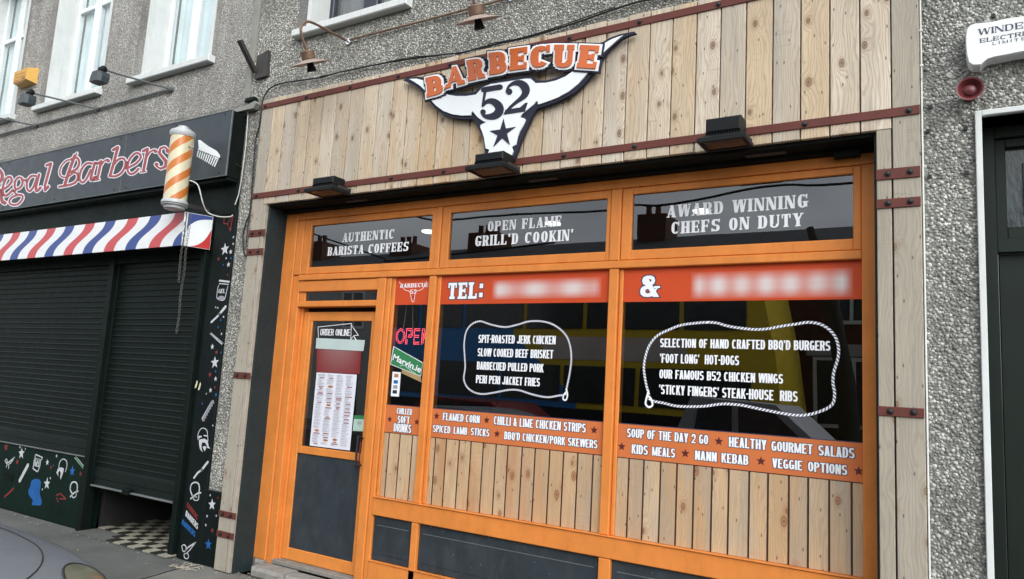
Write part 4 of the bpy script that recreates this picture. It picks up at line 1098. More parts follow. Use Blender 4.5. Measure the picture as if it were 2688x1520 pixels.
for nm, pl, mm in (('printed_text', grey, MT['ink']), ('printed_headings', redp, MT['inkred']), ('printed_dishes', food, MT['inkbrown'])):
    mb = MB()
    for P in pl:
        k = len(mb.v); mb.v += [(a, SY - .0002, b_) for a, b_ in P]; mb.f.append(tuple(range(k, k + len(P))))
    o = mb.build(nm, mm, menu); o['kind'] = 'stuff'
# review sticker low on the door
rs = dq('J', [(1785, 1237), (1886, 1242), (1876, 1392), (1768, 1386)], MT['palegreen'], 'review_sticker', do)
dq('J', [(1785, 1237), (1886, 1242), (1884, 1277), (1782, 1272)], MT['green'], 'sticker_header', rs, SY - .001)
c_ = pt('J', 1831, 1312, SY); flat('sticker_badge', strokes([(c_[0] + .020 * math.cos(k * PI / 5), c_[1] + .017 * math.sin(k * PI / 5)) for k in range(10)], .004, True) + strokes([(c_[0] - .009, c_[1]), (c_[0] - .001, c_[1])], .010) + strokes([(c_[0] + .009, c_[1]), (c_[0] + .001, c_[1])], .010), SY - .0012, .0008, MT['ink'], rs)
# doorstep
m = MB(); m.bbox(-4.86, -3.82, .16, .62, .0, .118, .02)
stp = thing('doorstep', (-4.3, .3, 0), 'worn stone doorstep with a bare grey sill below the orange shop door', 'doorstep')
m = MB(); m.bbox(-4.82, -3.83, .235, .60, .086, .122, .006).build('threshold', MT['sillwood'], stp)
for xa, xb, ya, yb, za in ((-4.86, -4.50, .06, .234, .085), (-4.495, -4.12, .085, .234, .075), (-4.115, -3.80, .07, .234, .082)):
    MB().bbox(xa, xb, ya, yb, .0, za, .022).build('step_stone', MT['stonestep'], stp)
MB().bbox(-4.99, -4.885, .20, .30, .0, .10, .02).build('rubble_stone', MT['stonestep'], stp)

# ------------------------------------------------------------------ things on / behind the side light
lx, lz_ = pt('J', 2175, 550, .275)
led = thing('open_sign', (lx, .275, lz_), 'red lit open sign of small bulbs behind the narrow side window', 'sign')
ledm = MB()
def dots(P, closed=False, st=.0085):
    P = [Vector((a, b)) for a, b in P]
    if closed: P.append(P[0])
    for a, b in zip(P[:-1], P[1:]):
        n_ = max(1, int((b - a).length / st))
        for i in range(n_):
            p = a + (b - a) * i / n_; r = .0030
            ledm.lathe([(.0001, -r), (r * .8, -r * .6), (r, 0), (r * .8, r * .6), (.0001, r)], (p.x, .275, p.y), 'Y', 6)
z0_, zt_ = pt('J', 2190, 553, .275)[1], pt('J', 2190, 410, .275)[1]; H_ = zt_ - z0_; ox = pt('J', 2178, 550, .275)[0]
def ell(cx_, cz_, rx_, rz_, n_=18): return [(cx_ + rx_ * math.cos(2 * PI * k / n_), cz_ + rz_ * math.sin(2 * PI * k / n_)) for k in range(n_)]
def em(a, b): return (ox + a * H_, z0_ + b * H_)
for e in (0, .11): dots([em(.38 + (.36 - e) * math.cos(2 * PI * k / 18), .5 + (.5 - e) * math.sin(2 * PI * k / 18)) for k in range(18)], True)
dots([em(.86, 0), em(.86, 1), em(1.3, 1), em(1.4, .85), em(1.4, .6), em(1.3, .45), em(.97, .45)]); dots([em(.97, 0), em(.97, .35)]); dots([em(.99, .88), em(1.24, .88), em(1.28, .6), em(.99, .57)])
dots([em(1.55, 0), em(1.55, 1), em(2.05, 1)]); dots([em(1.66, .88), em(2.05, .88)]); dots([em(1.66, .56), em(2.0, .56)]); dots([em(1.66, .44), em(2.0, .44)]); dots([em(1.66, .12), em(2.05, .12)]); dots([em(1.55, 0), em(2.05, 0)])
dots([em(2.2, 0), em(2.2, 1), em(2.32, 1), em(2.62, .25), em(2.62, 1), em(2.75, 1), em(2.75, 0), em(2.6, 0), em(2.32, .7), em(2.32, 0)])
ledm.build('bulbs', MT['led'], led)
tube('hanging_wire', [(ox + H_ * .4, .30, zt_ + .01), (ox + H_ * .7, .30, 2.4)], .0025, MT['whitecable'], led); tube('hanging_wire', [(ox + H_ * 1.2, .30, zt_ + .01), (ox + H_ * .85, .30, 2.4)], .0025, MT['whitecable'], led)
cy = .2535
def fq(reg, P, mat, nm, par, y=cy, d=.0012): return flat(nm, [pts(reg, P, y)], y, d, mat, par)
ms = fq('J', [(2158, 578), (2442, 735), (2418, 868), (2127, 752)], MT['film'], 'slanted_sticker', None)
tag(ms, 'slanted green sticker reading Marvin.ie stuck on the narrow side window', 'sticker')
fq('J', [(2163, 586), (2437, 740), (2414, 860), (2133, 748)], MT['green'], 'sticker_field', ms, cy - .0012, .001)
fq('J', [(2240, 795), (2418, 868), (2428, 925), (2235, 835)], MT['tan'], 'sticker_tail', ms, cy + .0004)
def word(txt, P0, P1, h, y, mat, par, st, name='lettering', depth=.0008):
    "text along the slanted line P0->P1 with cap height h (m)"
    P, w = layout(txt, st); a = Vector(P0); b_ = Vector(P1); d = (b_ - a); L = d.length; d.normalize(); nn = Vector((-d.y * .3, 1)).normalized()
    return flat(name, P, y, depth, mat, par, lambda u, v: (a.x + d.x * u / w * L + nn.x * v * h, a.y + d.y * u / w * L + nn.y * v * h))
def lowtext(parent, txt, P0, P1, h, y, mat, bevel=.0):
    cu_ = bpy.data.curves.new('t', 'FONT'); cu_.body = txt; cu_.size = 1; cu_.offset = bevel; cu_.resolution_u = 3; cu_.shear = .25
    to = bpy.data.objects.new('t', cu_); COL.objects.link(to); bpy.context.view_layer.update()
    me = bpy.data.meshes.new_from_object(to); bpy.data.objects.remove(to)
    xs = [v.co.x for v in me.vertices]; x0_, x1_ = min(xs), max(xs); a = Vector(P0); d = Vector(P1) - a; L = d.length; d.normalize(); nn = Vector((0, 1))
    for v in me.vertices:
        f = (v.co.x - x0_) / (x1_ - x0_) * L; hh = v.co.y / .73 * h
        v.co = (a.x + d.x * f, y, a.y + d.y * f + hh)
    me.materials.clear(); me.materials.append(mat)
    bm = bmesh.new(); bm.from_mesh(me)
    bmesh.ops.recalc_face_normals(bm, faces=bm.faces)
    for f in bm.faces:
        if f.normal.y > 0: f.normal_flip()
    bm.to_mesh(me); bm.free(); me.name = 'lettering'
    o = bpy.data.objects.new('lettering', me); COL.objects.link(o)
    if parent is not None: o.parent = parent; o.matrix_parent_inverse = WI(parent)
    return o
a = pt('J', 2150, 705, cy); b_ = pt('J', 2420, 835, cy)
lowtext(ms, 'Marvin.ie', a, b_, .050, cy - .0022, MT['film'], .02)
flat('sticker_swash', strokes(c2(pts('J', [(2222, 765), (2260, 760), (2300, 790), (2340, 820), (2368, 838)], cy), 4), .006), cy - .0022, .0008, MT['palegreen'], ms)
cs = fq('J', [(2150, 822), (2228, 827), (2210, 1060), (2132, 1055)], MT['film'], 'card_sticker', None); tag(cs, 'white strip of four payment card logos low on the narrow side window', 'sticker')
for i, (yy, mm) in enumerate(((860, 'inkbrown'), (920, 'sblue'), (968, 'ink'), (1015, 'navy'))):
    sh = -i * 5; fq('J', [(2166 + sh, yy - 18), (2206 + sh, yy - 16), (2204 + sh, yy + 16), (2163 + sh, yy + 14)], MT[mm], 'card_logo', cs, cy - .001, .0008)

# ceiling lights inside the shop
cl0 = None
for i, (x, y) in enumerate(((-3.95, .862), (-2.755, .91), (-1.556, .885))):
    o = thing('ceiling_light', (x, y, 2.9), ['round lit ceiling light seen through the coffees fanlight', 'round lit ceiling light seen through the open flame fanlight', 'round lit ceiling light seen through the award winning fanlight'][i], 'ceiling light', 'round lights inside the takeaway')
    if i == 0:
        MB().lathe([(.062, .0), (.060, -.010), (.04, -.016), (.002, -.018)][::-1], (x, y, 2.905), 'Z', 20).build('diffuser', MT['ceilglow'], o, True)
        MB().lathe([(.072, .03), (.072, .0), (.063, -.004)], (x, y, 2.907), 'Z', 20).build('rim', MT['white'], o, True)
        cl0 = o
    else:
        for ch in list(cl0.children):
            c2_ = ch.copy(); COL.objects.link(c2_); c2_.parent = o; c2_.matrix_parent_inverse = ch.matrix_parent_inverse.copy()

# ------------------------------------------------------------------ BULL SKULL SIGN
bs = thing('bull_skull_sign', (-2.9, -.03, 3.5), 'white longhorn skull sign with orange BARBECUE letters and the number 52', 'sign')
SYB = -.045
def sp(P, y): return [pt('S', a, b, y) for a, b in P]
def tri_face(name, P, y, d, mat, par):
    "one outline, concave allowed"
    return flat(name, [P], y, d, mat, par)
outl = [(65, 575), (105, 555), (200, 540), (290, 548), (420, 600), (470, 650), (520, 672), (570, 690), (640, 702), (730, 702), (800, 688), (830, 652), (870, 625), (970, 588), (1100, 566), (1240, 540), (1330, 528), (1385, 545), (1420, 578), (1500, 580), (1600, 556), (1700, 515), (1790, 462), (1900, 300), (2000, 215), (2080, 192), (2150, 148), (2260, 110), (2395, 86), (2412, 103), (2340, 124), (2260, 166), (2150, 255), (2062, 372), (2020, 470), (1960, 528), (1880, 625), (1780, 712), (1640, 785), (1500, 835), (1412, 862), (1352, 962), (1310, 1062), (1270, 1150), (1240, 1222), (1218, 1292), (1180, 1372), (1130, 1420), (1060, 1440), (960, 1430), (905, 1400), (893, 1320), (885, 1230), (870, 1150), (840, 1090), (800, 1012), (770, 968), (680, 968), (570, 958), (480, 928), (400, 868), (330, 782), (290, 725), (262, 688), (200, 642), (130, 602)]
tri_face('backing_board', sp(outl, SYB), SYB, .025, MT['navy'], bs)
YW = SYB - .010
whites = [[(130, 565), (200, 560), (272, 578), (300, 690), (240, 632), (180, 592)],
          [(340, 770), (400, 832), (470, 884), (560, 918), (660, 932), (748, 930), (752, 905), (768, 888), (820, 950), (870, 985), (905, 998), (850, 1025), (843, 1045), (862, 1090), (882, 1150), (892, 1220), (900, 1262), (937, 1276), (918, 1330), (960, 1395), (1040, 1420), (1112, 1388), (1158, 1335), (1176, 1290), (1160, 1247), (1203, 1225), (1216, 1160), (1236, 1100), (1272, 1040), (1300, 978), (1288, 960), (1244, 950), (1260, 920), (1330, 862), (1385, 818), (1408, 786), (1424, 790), (1426, 820), (1500, 797), (1620, 752), (1730, 692), (1830, 612), (1900, 532), (1960, 460), (1900, 430), (1790, 476), (1700, 540), (1600, 582), (1500, 603), (1400, 606), (1376, 582), (1350, 560), (1290, 562), (1180, 580), (1050, 600), (950, 616), (862, 650), (822, 700), (800, 722), (700, 736), (600, 736), (520, 722), (440, 690), (380, 700)],
          [(2050, 330), (2075, 215), (2170, 163), (2282, 122), (2200, 190), (2120, 262)]]
for wv in whites: tri_face('white_face', sp(wv, YW), YW, .0095, MT['signwhite'], bs)
YN = YW - .004
# 5 and 2
five = strokes([(880, 668), (1048, 640)], 40) + strokes([(900, 672), (870, 800), (868, 835)], [26, 24, 14]) + strokes(c2([(868, 835), (905, 795), (960, 785), (1010, 810), (1038, 850), (1035, 895), (1000, 930), (940, 945), (880, 935), (858, 905)], 3), 34)
wl = [14, 18, 20, 24, 28, 32, 36, 42, 50, 58, 66, 70, 72, 70, 64, 58, 52, 44, 36, 28, 24, 20, 20, 22, 24, 26, 28, 30, 30, 30]
bowl = c2([(868, 835), (905, 795), (955, 785), (1005, 808), (1036, 850), (1032, 895), (995, 930), (935, 944), (885, 934), (860, 905)], 3)
five = strokes([(876, 672), (1046, 644)], 52) + strokes([(896, 672), (868, 832)], [26, 20]) + strokes(bowl, [20 + 66 * math.sin(PI * (i + .8) / (len(bowl) + .6)) ** 1.5 for i in range(len(bowl))]) + strokes([(872, 895)], 56)
arc = c2([(1108, 690), (1130, 640), (1180, 607), (1240, 605), (1290, 640), (1303, 695), (1272, 745), (1215, 790), (1150, 845), (1100, 905)], 3)
w2 = [16, 18, 20, 24, 26, 28, 34, 42, 50, 58, 66, 72, 76, 78, 74, 68, 60, 52, 46, 40, 36, 32, 30, 28, 26, 26, 28, 30]
two = strokes(arc, [18 + 66 * math.exp(-((i - 12.5) / 6.0) ** 2) + (8 if i > 16 else 0) for i in range(len(arc))]) + strokes([(1135, 690)], 66) + [[(1078, 922), (1100, 872), (1286, 845), (1290, 890)]] + [[(1270, 890), (1245, 850), (1296, 805), (1320, 803), (1292, 892)]]
for nm, pl in (('number_five', five), ('number_two', two)):
    flat('numeral', [sp(p, YN) for p in pl], YN, .0035, MT['navy'], bs)
SP_ = [(1078, 963), (1102, 1062), (1202, 1045), (1113, 1112), (1142, 1227), (1065, 1160), (976, 1247), (1018, 1132), (940, 1086), (1045, 1072)]
flat('star', [sp([SP_[i] for i in t], YN) for t in ((9, 0, 1), (1, 2, 3), (3, 4, 5), (5, 6, 7), (7, 8, 9), (1, 3, 5, 7, 9))], YN, .0035, MT['navy'], bs)
# letters
LY = YW - .020
boxes = [('B', (290, 553), (440, 518), (478, 702), (305, 748)), ('A', (520, 448), (640, 425), (690, 606), (492, 662)), ('R', (702, 376), (862, 348), (892, 548), (720, 586)), ('B', (928, 300), (1095, 283), (1112, 495), (933, 524)),
         ('E', (1142, 262), (1316, 238), (1306, 458), (1134, 481)), ('C', (1350, 240), (1545, 220), (1530, 430), (1345, 458)), ('U', (1590, 218), (1792, 220), (1772, 446), (1578, 448)), ('E', (1850, 220), (2042, 228), (2002, 460), (1812, 448))]
for ch, tl, tr_, br_, bl_ in boxes:
    P, adv = glyph(ch, .72, .30, .20, .045, .20)
    if ch == 'A': P, adv = glyph(ch, .92, .30, .18, .045, .20)
    xs = [p[0] for g_ in P for p in g_]; a0, a1 = min(xs), max(xs)
    def fn(u, v, tl=tl, tr_=tr_, br_=br_, bl_=bl_, a0=a0, a1=a1, y=LY):
        u = (u - a0) / (a1 - a0)
        X_ = bl_[0] * (1 - u) * (1 - v) + br_[0] * u * (1 - v) + tr_[0] * u * v + tl[0] * (1 - u) * v
        Y_ = bl_[1] * (1 - u) * (1 - v) + br_[1] * u * (1 - v) + tr_[1] * u * v + tl[1] * (1 - u) * v
        return pt('S', X_, Y_, y)
    l_ = flat('letter', P, LY, .008, MT['signorange'], bs, fn)
    flat('letter_rim', [offs(p, .085) for p in P], LY + .0082, .006, MT['signwhite'], l_, fn)
    flat('letter_backing', [offs(p, .15) for p in P], LY + .0145, .016 if ch != 'B' else .016, MT['navy'], l_, fn)

# ------------------------------------------------------------------ floodlights on the lower strap
def flood(x, yf, z, w, d, h, label):
    t = thing('floodlight', (x, -.03, z), label, 'floodlight', 'black floodlights over the takeaway window')
    m = MB(); y1 = -.022; y0 = y1 - d; hw = w / 2
    # bezel: wide flat tray, open glass below
    k = len(m.v)
    for (a, ya, yb, zz) in ((hw, y0, y1, z), (hw, y0, y1, z + .022), (hw * .86, y0 + d * .12, y1 - d * .1, z + .040)):
        m.v += [(x - a, ya, zz), (x + a, ya, zz), (x + a, yb, zz), (x - a, yb, zz)]
    for r_ in (0, 4):
        for j in range(4): m.f.append((k + r_ + j, k + r_ + (j + 1) % 4, k + r_ + 4 + (j + 1) % 4, k + r_ + 4 + j))
    m.f.append((k + 8, k + 9, k + 10, k + 11))
    k = len(m.v); e = .022
    m.v += [(x - hw + e, y0 + e, z), (x + hw - e, y0 + e, z), (x + hw - e, y1 - e, z), (x - hw + e, y1 - e, z)]
    for j in range(4): m.f.append((k - 12 + j, k + j, k + (j + 1) % 4, k - 12 + (j + 1) % 4))
    m.build('bezel', MT['lampblk'], t)
    MB().box(x - hw + e, x + hw - e, y0 + e, y1 - e, z + .004, z + .010).build('lamp_glass', MT['lampglass'], t)
    MB().bbox(x - hw * .74, x + hw * .74, y0 + d * .22, y1 - d * .15, z + .062, z + h, .008).build('housing', MT['lampblk'], t)
    f = MB(); n_ = 13
    for i in range(n_):
        xa = x - hw * .72 + hw * 1.44 * i / (n_ - 1)
        f.box(xa - .0022, xa + .0022, y0 + d * .22, y1 - d * .2, z + .040, z + .0615)
    f.build('cooling_fins', MT['lampblk'], t)
    b_ = MB(); b_.box(x - hw * .92, x - hw * .87, y0 + d * .4, -.008, z + .03, z + .05).box(x + hw * .87, x + hw * .92, y0 + d * .4, -.008, z + .03, z + .05); b_.box(x - hw * .92, x + hw * .92, -.018, -.0085, z + .028, z + .055)
    b_.build('bracket', MT['steel'], t)
    return t
flood(-4.19, 0, 3.008, .300, .20, .118, 'black floodlight leftmost of the three, above the coffees fanlight')
flood(-2.655, 0, 3.012, .300, .21, .118, 'black floodlight under the snout of the bull skull sign')
flood(-1.118, 0, 3.005, .262, .19, .145, 'black finned floodlight rightmost of the three, above the award winning fanlight')

# ------------------------------------------------------------------ copper swan neck lamps and their pipe
def copper_lamp(x, label):
    t = thing('swan_neck_lamp', (x, .05, 4.35), label, 'lamp', 'copper swan neck lamps above the timber cladding')
    if copper_lamp.first is None:
        path = catmull([(x, .05, 4.35), (x, -.12, 4.342), (x, -.34, 4.328), (x, -.41, 4.30), (x, -.448, 4.245), (x, -.440, 4.19), (x, -.385, 4.10), (x, -.365, 4.075)], 5)
        tube('arm', path, .0105, MT['copper'], t)
        MB().lathe([(.028, .0), (.028, -.012), (.012, -.014), (.011, -.05)], (x, .055, 4.35), 'Y', 16).build('wall_rose', MT['chrome'], t, True)
        MB().lathe([(.014, .105), (.05, .100), (.054, .095), (.054, .040), (.047, .036)], (x, -.365, 3.985), 'Z', 20).build('lamp_cap', MT['copper'], t, True)
        MB().lathe([(.048, .036), (.075, .024), (.150, .006), (.152, .002), (.075, .018), (.045, .030)], (x, -.365, 3.985), 'Z', 32).build('lamp_shade', MT['copperin'], t, True)
        MB().lathe([(.022, .02), (.026, -.01), (.038, -.05), (.030, -.056), (.004, -.058)], (x, -.365, 3.985), 'Z', 16).build('bulb', MT['lampblk'], t, True)
        for ch in t.children:
            if ch.name.startswith(('lamp_cap', 'lamp_shade', 'bulb')):
                M4 = Matrix.Translation((0, -.365, 4.07)) @ Matrix.Rotation(math.radians(27), 4, 'X') @ Matrix.Translation((0, .365, -4.07))
                ch.data.transform(M4)
        copper_lamp.first = t
    else:
        for ch in copper_lamp.first.children:
            c2_ = ch.copy(); COL.objects.link(c2_); c2_.parent = t; c2_.matrix_parent_inverse = ch.matrix_parent_inverse.copy()
    return t
copper_lamp.first = None
copper_lamp(-4.285, 'copper swan neck lamp left of the bull sign with its arched arm in view')
copper_lamp(-2.710, 'copper swan neck lamp at the top edge above the bull sign')
o = tube('copper_pipe', [(-4.26, .035, 4.352), (-3.4, .035, 4.343), (-2.72, .035, 4.342), (-1.2, .035, 4.342), (.9, .035, 4.342)], .0085, MT['copper'], None)
tag(o, 'thin copper conduit pipe running along the pebbledash between the swan neck lamps', 'pipe')

# ------------------------------------------------------------------ black V bracket by the joint
vb = thing('steel_bracket', (-5.36, .05, 4.24), 'black steel bracket with a stub arm sticking out by the wall joint', 'bracket')
m = MB(); P = [pt('B', a, b, .03) for a, b in ((275, 535), (382, 478), (368, 722), (248, 756))]
flat('wall_plate', [P], .028, .03, MT['steel'], vb)
P = catmull([(-5.405, .03, 4.30), (-5.415, -.165, 4.485)], 2)
m = MB(); a, b_ = Vector((-5.40, .03, 4.275)), Vector((-5.405, -.165, 4.50)); d = (b_ - a).normalized(); nn = Vector((0, d.z, -d.y)) * .016; sx_ = Vector((.022, 0, 0))
k = 0; m.v = [tuple(v) for v in (a - sx_ - nn, a + sx_ - nn, a + sx_ + nn, a - sx_ + nn, b_ - sx_ - nn, b_ + sx_ - nn, b_ + sx_ + nn, b_ - sx_ + nn)]
m.f = [(0, 3, 2, 1), (4, 5, 6, 7), (0, 1, 5, 4), (1, 2, 6, 5), (2, 3, 7, 6), (3, 0, 4, 7)]; m.build('stub_arm', MT['steel'], vb)

# ------------------------------------------------------------------ cable along the wall
cp = [pt('C', 2300, -80, .02), pt('C', 1800, -10, .02), pt('C', 1500, 75, .02), pt('C', 1200, 182, .02), pt('C', 900, 280, .02), pt('C', 600, 365, .02), pt('C', 300, 425, .02), pt('C', 0, 505, .02), pt('B', 2100, 505, .02), pt('B', 1600, 575, .02), pt('B', 1250, 640, .02), pt('B', 1000, 695, .02), pt('B', 860, 735, .02), pt('B', 600, 772, .02), pt('B', 480, 795, .02), pt('B', 390, 835, .02), pt('B', 335, 900, .02), pt('B', 305, 1000, .02), pt('B', 280, 1200, .02), pt('F', 245, 60, .02), pt('F', 215, 450, .02), pt('F', 190, 740, .02), pt('F', 150, 860, .02), pt('F', 125, 980, .02), pt('F', 135, 1140, .02), pt('F', 165, 1180, .02), pt('F', 180, 1165, .02)]
m = MB(); m.tube(catmull([(a, .035, b) for a, b in cp], 4), .0065, 6)
o = m.build('black_cable', MT['cable'], None, True); tag(o, 'black cable sagging over the timber top and down the wall beside it', 'cable')
cp = [pt('C', 1500, 60, .02), pt('C', 1200, 165, .02), pt('C', 900, 268, .02), pt('C', 600, 358, .02), pt('C', 300, 412, .02), pt('B', 2500, 440, .02), pt('B', 2100, 512, .02), pt('B', 1700, 548, .02), pt('B', 1200, 660, .02), pt('B', 860, 725, .02)]
m = MB(); m.tube(catmull([(a, .030, b) for a, b in cp], 4), .0035, 6)
o = m.build('thin_cable', MT['cable'], None, True); tag(o, 'thin second cable looping alongside the black one above the bull sign', 'cable')
cp = [pt('F', 250, 40, .02), pt('F', 225, 400, .02), pt('F', 200, 700, .02), pt('F', 175, 900, .02), pt('F', 160, 1050, .02), pt('F', 180, 1080, .02), pt('F', 195, 1000, .02)]
m = MB(); m.tube(catmull([(a, .030, b) for a, b in cp], 4), .0045, 6)
o = m.build('looped_cable', MT['cable'], None, True); tag(o, 'black cable loop hanging on the narrow roughcast strip beside the shop timber', 'cable')

# ------------------------------------------------------------------ right-hand wall: siren and alarm box
sx0, sz0 = pt('D', 2090, 765, -.03)
sr = thing('siren', (sx0, .05, sz0), 'small dark red round siren under the white alarm box', 'siren')
MB().lathe([(.030, .055), (.034, .02), (.040, -.02), (.056, -.045), (.058, -.052), (.050, -.050), (.038, -.030), (.030, -.022), (.0, -.020)], (sx0, .0, sz0), 'Y', 28).build('horn', MT['maroon'], sr, True)
MB().lathe([(.028, -.02), (.026, -.030), (.018, -.036), (.002, -.039)], (sx0, .0, sz0), 'Y', 20).build('boss', MT['maroonhi'], sr, True)
al = thing('alarm_box', (.2, .05, 3.43), 'white alarm box with blue Winder Electrical lettering above the siren', 'alarm box')
P = [pt('D', a, b, -.03) for a, b in ((2052, 300), (2062, 245), (2085, 215), (2130, 197), (2280, 182), (2350, 165), (2430, 148), (2500, 141))]
Pb = [pt('D', a, b, -.03) for a, b in ((2500, 447), (2400, 468), (2290, 488), (2235, 505), (2205, 530), (2178, 556), (2110, 558), (2078, 535), (2062, 470), (2053, 380))]
cxm = P[-1][0] + .04
right = [(2 * cxm - a, b) for a, b in P[::-1]] + [(2 * cxm - a, b) for a, b in Pb[::-1]]
poly = P + right + Pb
ce = (sum(p[0] for p in poly) / len(poly), sum(p[1] for p in poly) / len(poly))
m = MB(); n_ = len(poly)
for sc_, yy in ((1.0, .055), (1.0, -.018), (.985, -.027), (.95, -.031)):
    m.v += [(ce[0] + (a - ce[0]) * (1 - (1 - sc_) * .35), yy, ce[1] + (b - ce[1]) * sc_) for a, b in poly]
for l_ in range(3):
    for j in range(n_): m.f.append((l_ * n_ + j, l_ * n_ + (j + 1) % n_, (l_ + 1) * n_ + (j + 1) % n_, (l_ + 1) * n_ + j))
m.f.append(tuple(3 * n_ + j for j in range(n_))); m.build('case', MT['alarmwhite'], al, True)
for t_, a, b, c, st_ in (('WINDER', ('D', 2165, 298), ('D', 2630, 222), ('D', 2630, 168), dict(SLAB, t=.15, u=.05, k=.05, W=.7)), ('ELECTRICAL', ('D', 2178, 362), ('D', 2740, 268), ('D', 2740, 232), dict(SLAB, t=.14, u=.06, k=.06, W=.7)), ('LIMITED', ('D', 2285, 380), ('D', 2620, 326), ('D', 2620, 302), dict(SLAB, t=.10, u=.05, k=.05, W=.6, gap=.5))):
    x0, z0 = pt(*a, -.0345); x1, z1 = pt(*b, -.0345); zt = pt(*c, -.0345)[1]; P, w = layout(t_, st_); h = zt - z1
    flat('lettering', P, -.0332, .001, MT['outline'], al, lambda u, v: (x0 + (x1 - x0) * u / w, z0 + (z1 - z0) * u / w + v * h))

# ================================================================== BARBER SHOP
bb = thing('barber_shopfront', (-8, .05, 0), 'dark green and black barber shopfront with closed roller shutters and painted stars', 'shopfront')
BK = MT['blackpaint']
PY = .040
part('pilaster', -5.745, -5.462, PY, .40, .0, 3.02, BK, bb, .006)
part('pilaster_foot', -5.461, -5.225, PY, .059, .0, .606, BK, bb, .006)
part('frame_upright', -5.872, -5.806, .02, .12, .0, 2.66, MT['dark'], bb); part('frame_upright', -5.805, -5.746, .06, .12, .0, 2.98, MT['dark'], bb)
part('frame_upright', -7.330, -7.250, .02, .12, .0, 2.66, MT['dark'], bb)
part('shutter_guide', -5.915, -5.873, .055, .12, .42, 2.66, MT['dark'], bb); part('shutter_guide', -7.249, -7.215, .055, .12, .42, 2.66, MT['dark'], bb); part('shutter_guide', -7.372, -7.331, .055, .12, .69, 2.66, MT['dark'], bb)
part('upper_fascia', -14, -5.47, .03, .40, 2.985, 3.285, MT['dark'], bb)
part('shutter_head', -14, -5.88, .03, .30, 2.60, 2.70, MT['dark'], bb)
# slats share one mesh per shutter
def slats(xa, xb, z0, n, pitch, name='shutter_slat'):
    prof = [(.004, 0), (-.010, .0005), (-.012, .004), (-.010, .008), (.005, .0125), (.004, .020), (.001, .040), (-.001, .0525)]
    m = MB(); k = len(prof)
    for x in (xa, xb):
        for (yy, zz) in prof: m.v.append((x, yy, zz * pitch / .0525))
    for j in range(k - 1): m.f.append((j, j + 1, k + j + 1, k + j))
    base = None
    for i in range(n):
        if base is None: o = m.build(name, MT['shutter'], bb); base = o; 
        else:
            o = base.copy(); COL.objects.link(o)
        o.location = (0, .085 , z0 + i * pitch)
    return base
slats(-14, -7.372, .835, 33, .0557); slats(-7.215, -5.915, .60, 38, .0557)
part('shutter_bottom_bar', -14, -7.372, .068, .10, .76, .832, MT['shutter'], bb); part('shutter_bottom_bar', -14, -7.372, .070, .10, .695, .757, MT['shutter'], bb); part('shutter_foot_rail', -14, -7.372, .050, .10, .683, .694, MT['pipe'], bb)
part('shutter_bottom_bar', -7.215, -5.915, .068, .10, .51, .598, MT['shutter'], bb); part('shutter_bottom_bar', -7.215, -5.915, .072, .10, .447, .507, MT['shutter'], bb); part('shutter_foot_rail', -7.215, -5.915, .045, .10, .432, .446, MT['pipe'], bb)
x, z = pt('I', 1210, 610, .04); part('shutter_lock', x - .06, x + .05, .028, .066, .425, .475, MT['dark'], bb)
part('stallriser', -14, -7.331, .066, .22, .0, .682, MT['stall'], bb)
x0, z0 = pt('I', 30, 420, .06); x1, z1 = pt('I', 115, 515, .06)
for i in range(8): part('vent_slat', x0, x1, .060, .0655, z1 + (z0 - z1) * i / 8, z1 + (z0 - z1) * i / 8 + .008, MT['dark'], bb, .001)
# entrance recess with chequered tiles
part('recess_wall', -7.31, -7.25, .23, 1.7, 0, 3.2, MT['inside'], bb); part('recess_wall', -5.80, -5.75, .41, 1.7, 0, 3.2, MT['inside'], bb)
MB().box(-7.25, -5.80, -.05, 1.7, .001, .012).build('tile_bed', MT['pave'], bb)
tm = {}
TS = .118; rt = random.Random(2)
for i in range(13):
    for j in range(9):
        x = -7.25 + i * .1122; y = -.045 + j * .122
        k = (i + j) % 2
        if x + .11 > -5.79: continue
        if (y < .19 and x < -6.88) or (y < .05 and x < -6.75): continue
        if k not in tm:
            tm[k] = MB().bbox(0, .1100, 0, .1195, .012, .0225, .001).build('floor_tile', MT['tiledark'] if k else MT['tilelight'], bb); o = tm[k]
        else: o = tm[k].copy(); COL.objects.link(o)
        o.location = (x, y, rt.uniform(-.001, .001))
# small yellow stickers on the upright
for s in (('T', 1975, 570), ('T', 2008, 590)):
    x, z = pt(*s, .02); flat('yellow_sticker', [[(x - .017, z - .035), (x + .004, z - .030), (x + .017, z + .02), (x + .002, z + .035)]], .0185, .001, MT['cream'], bb)

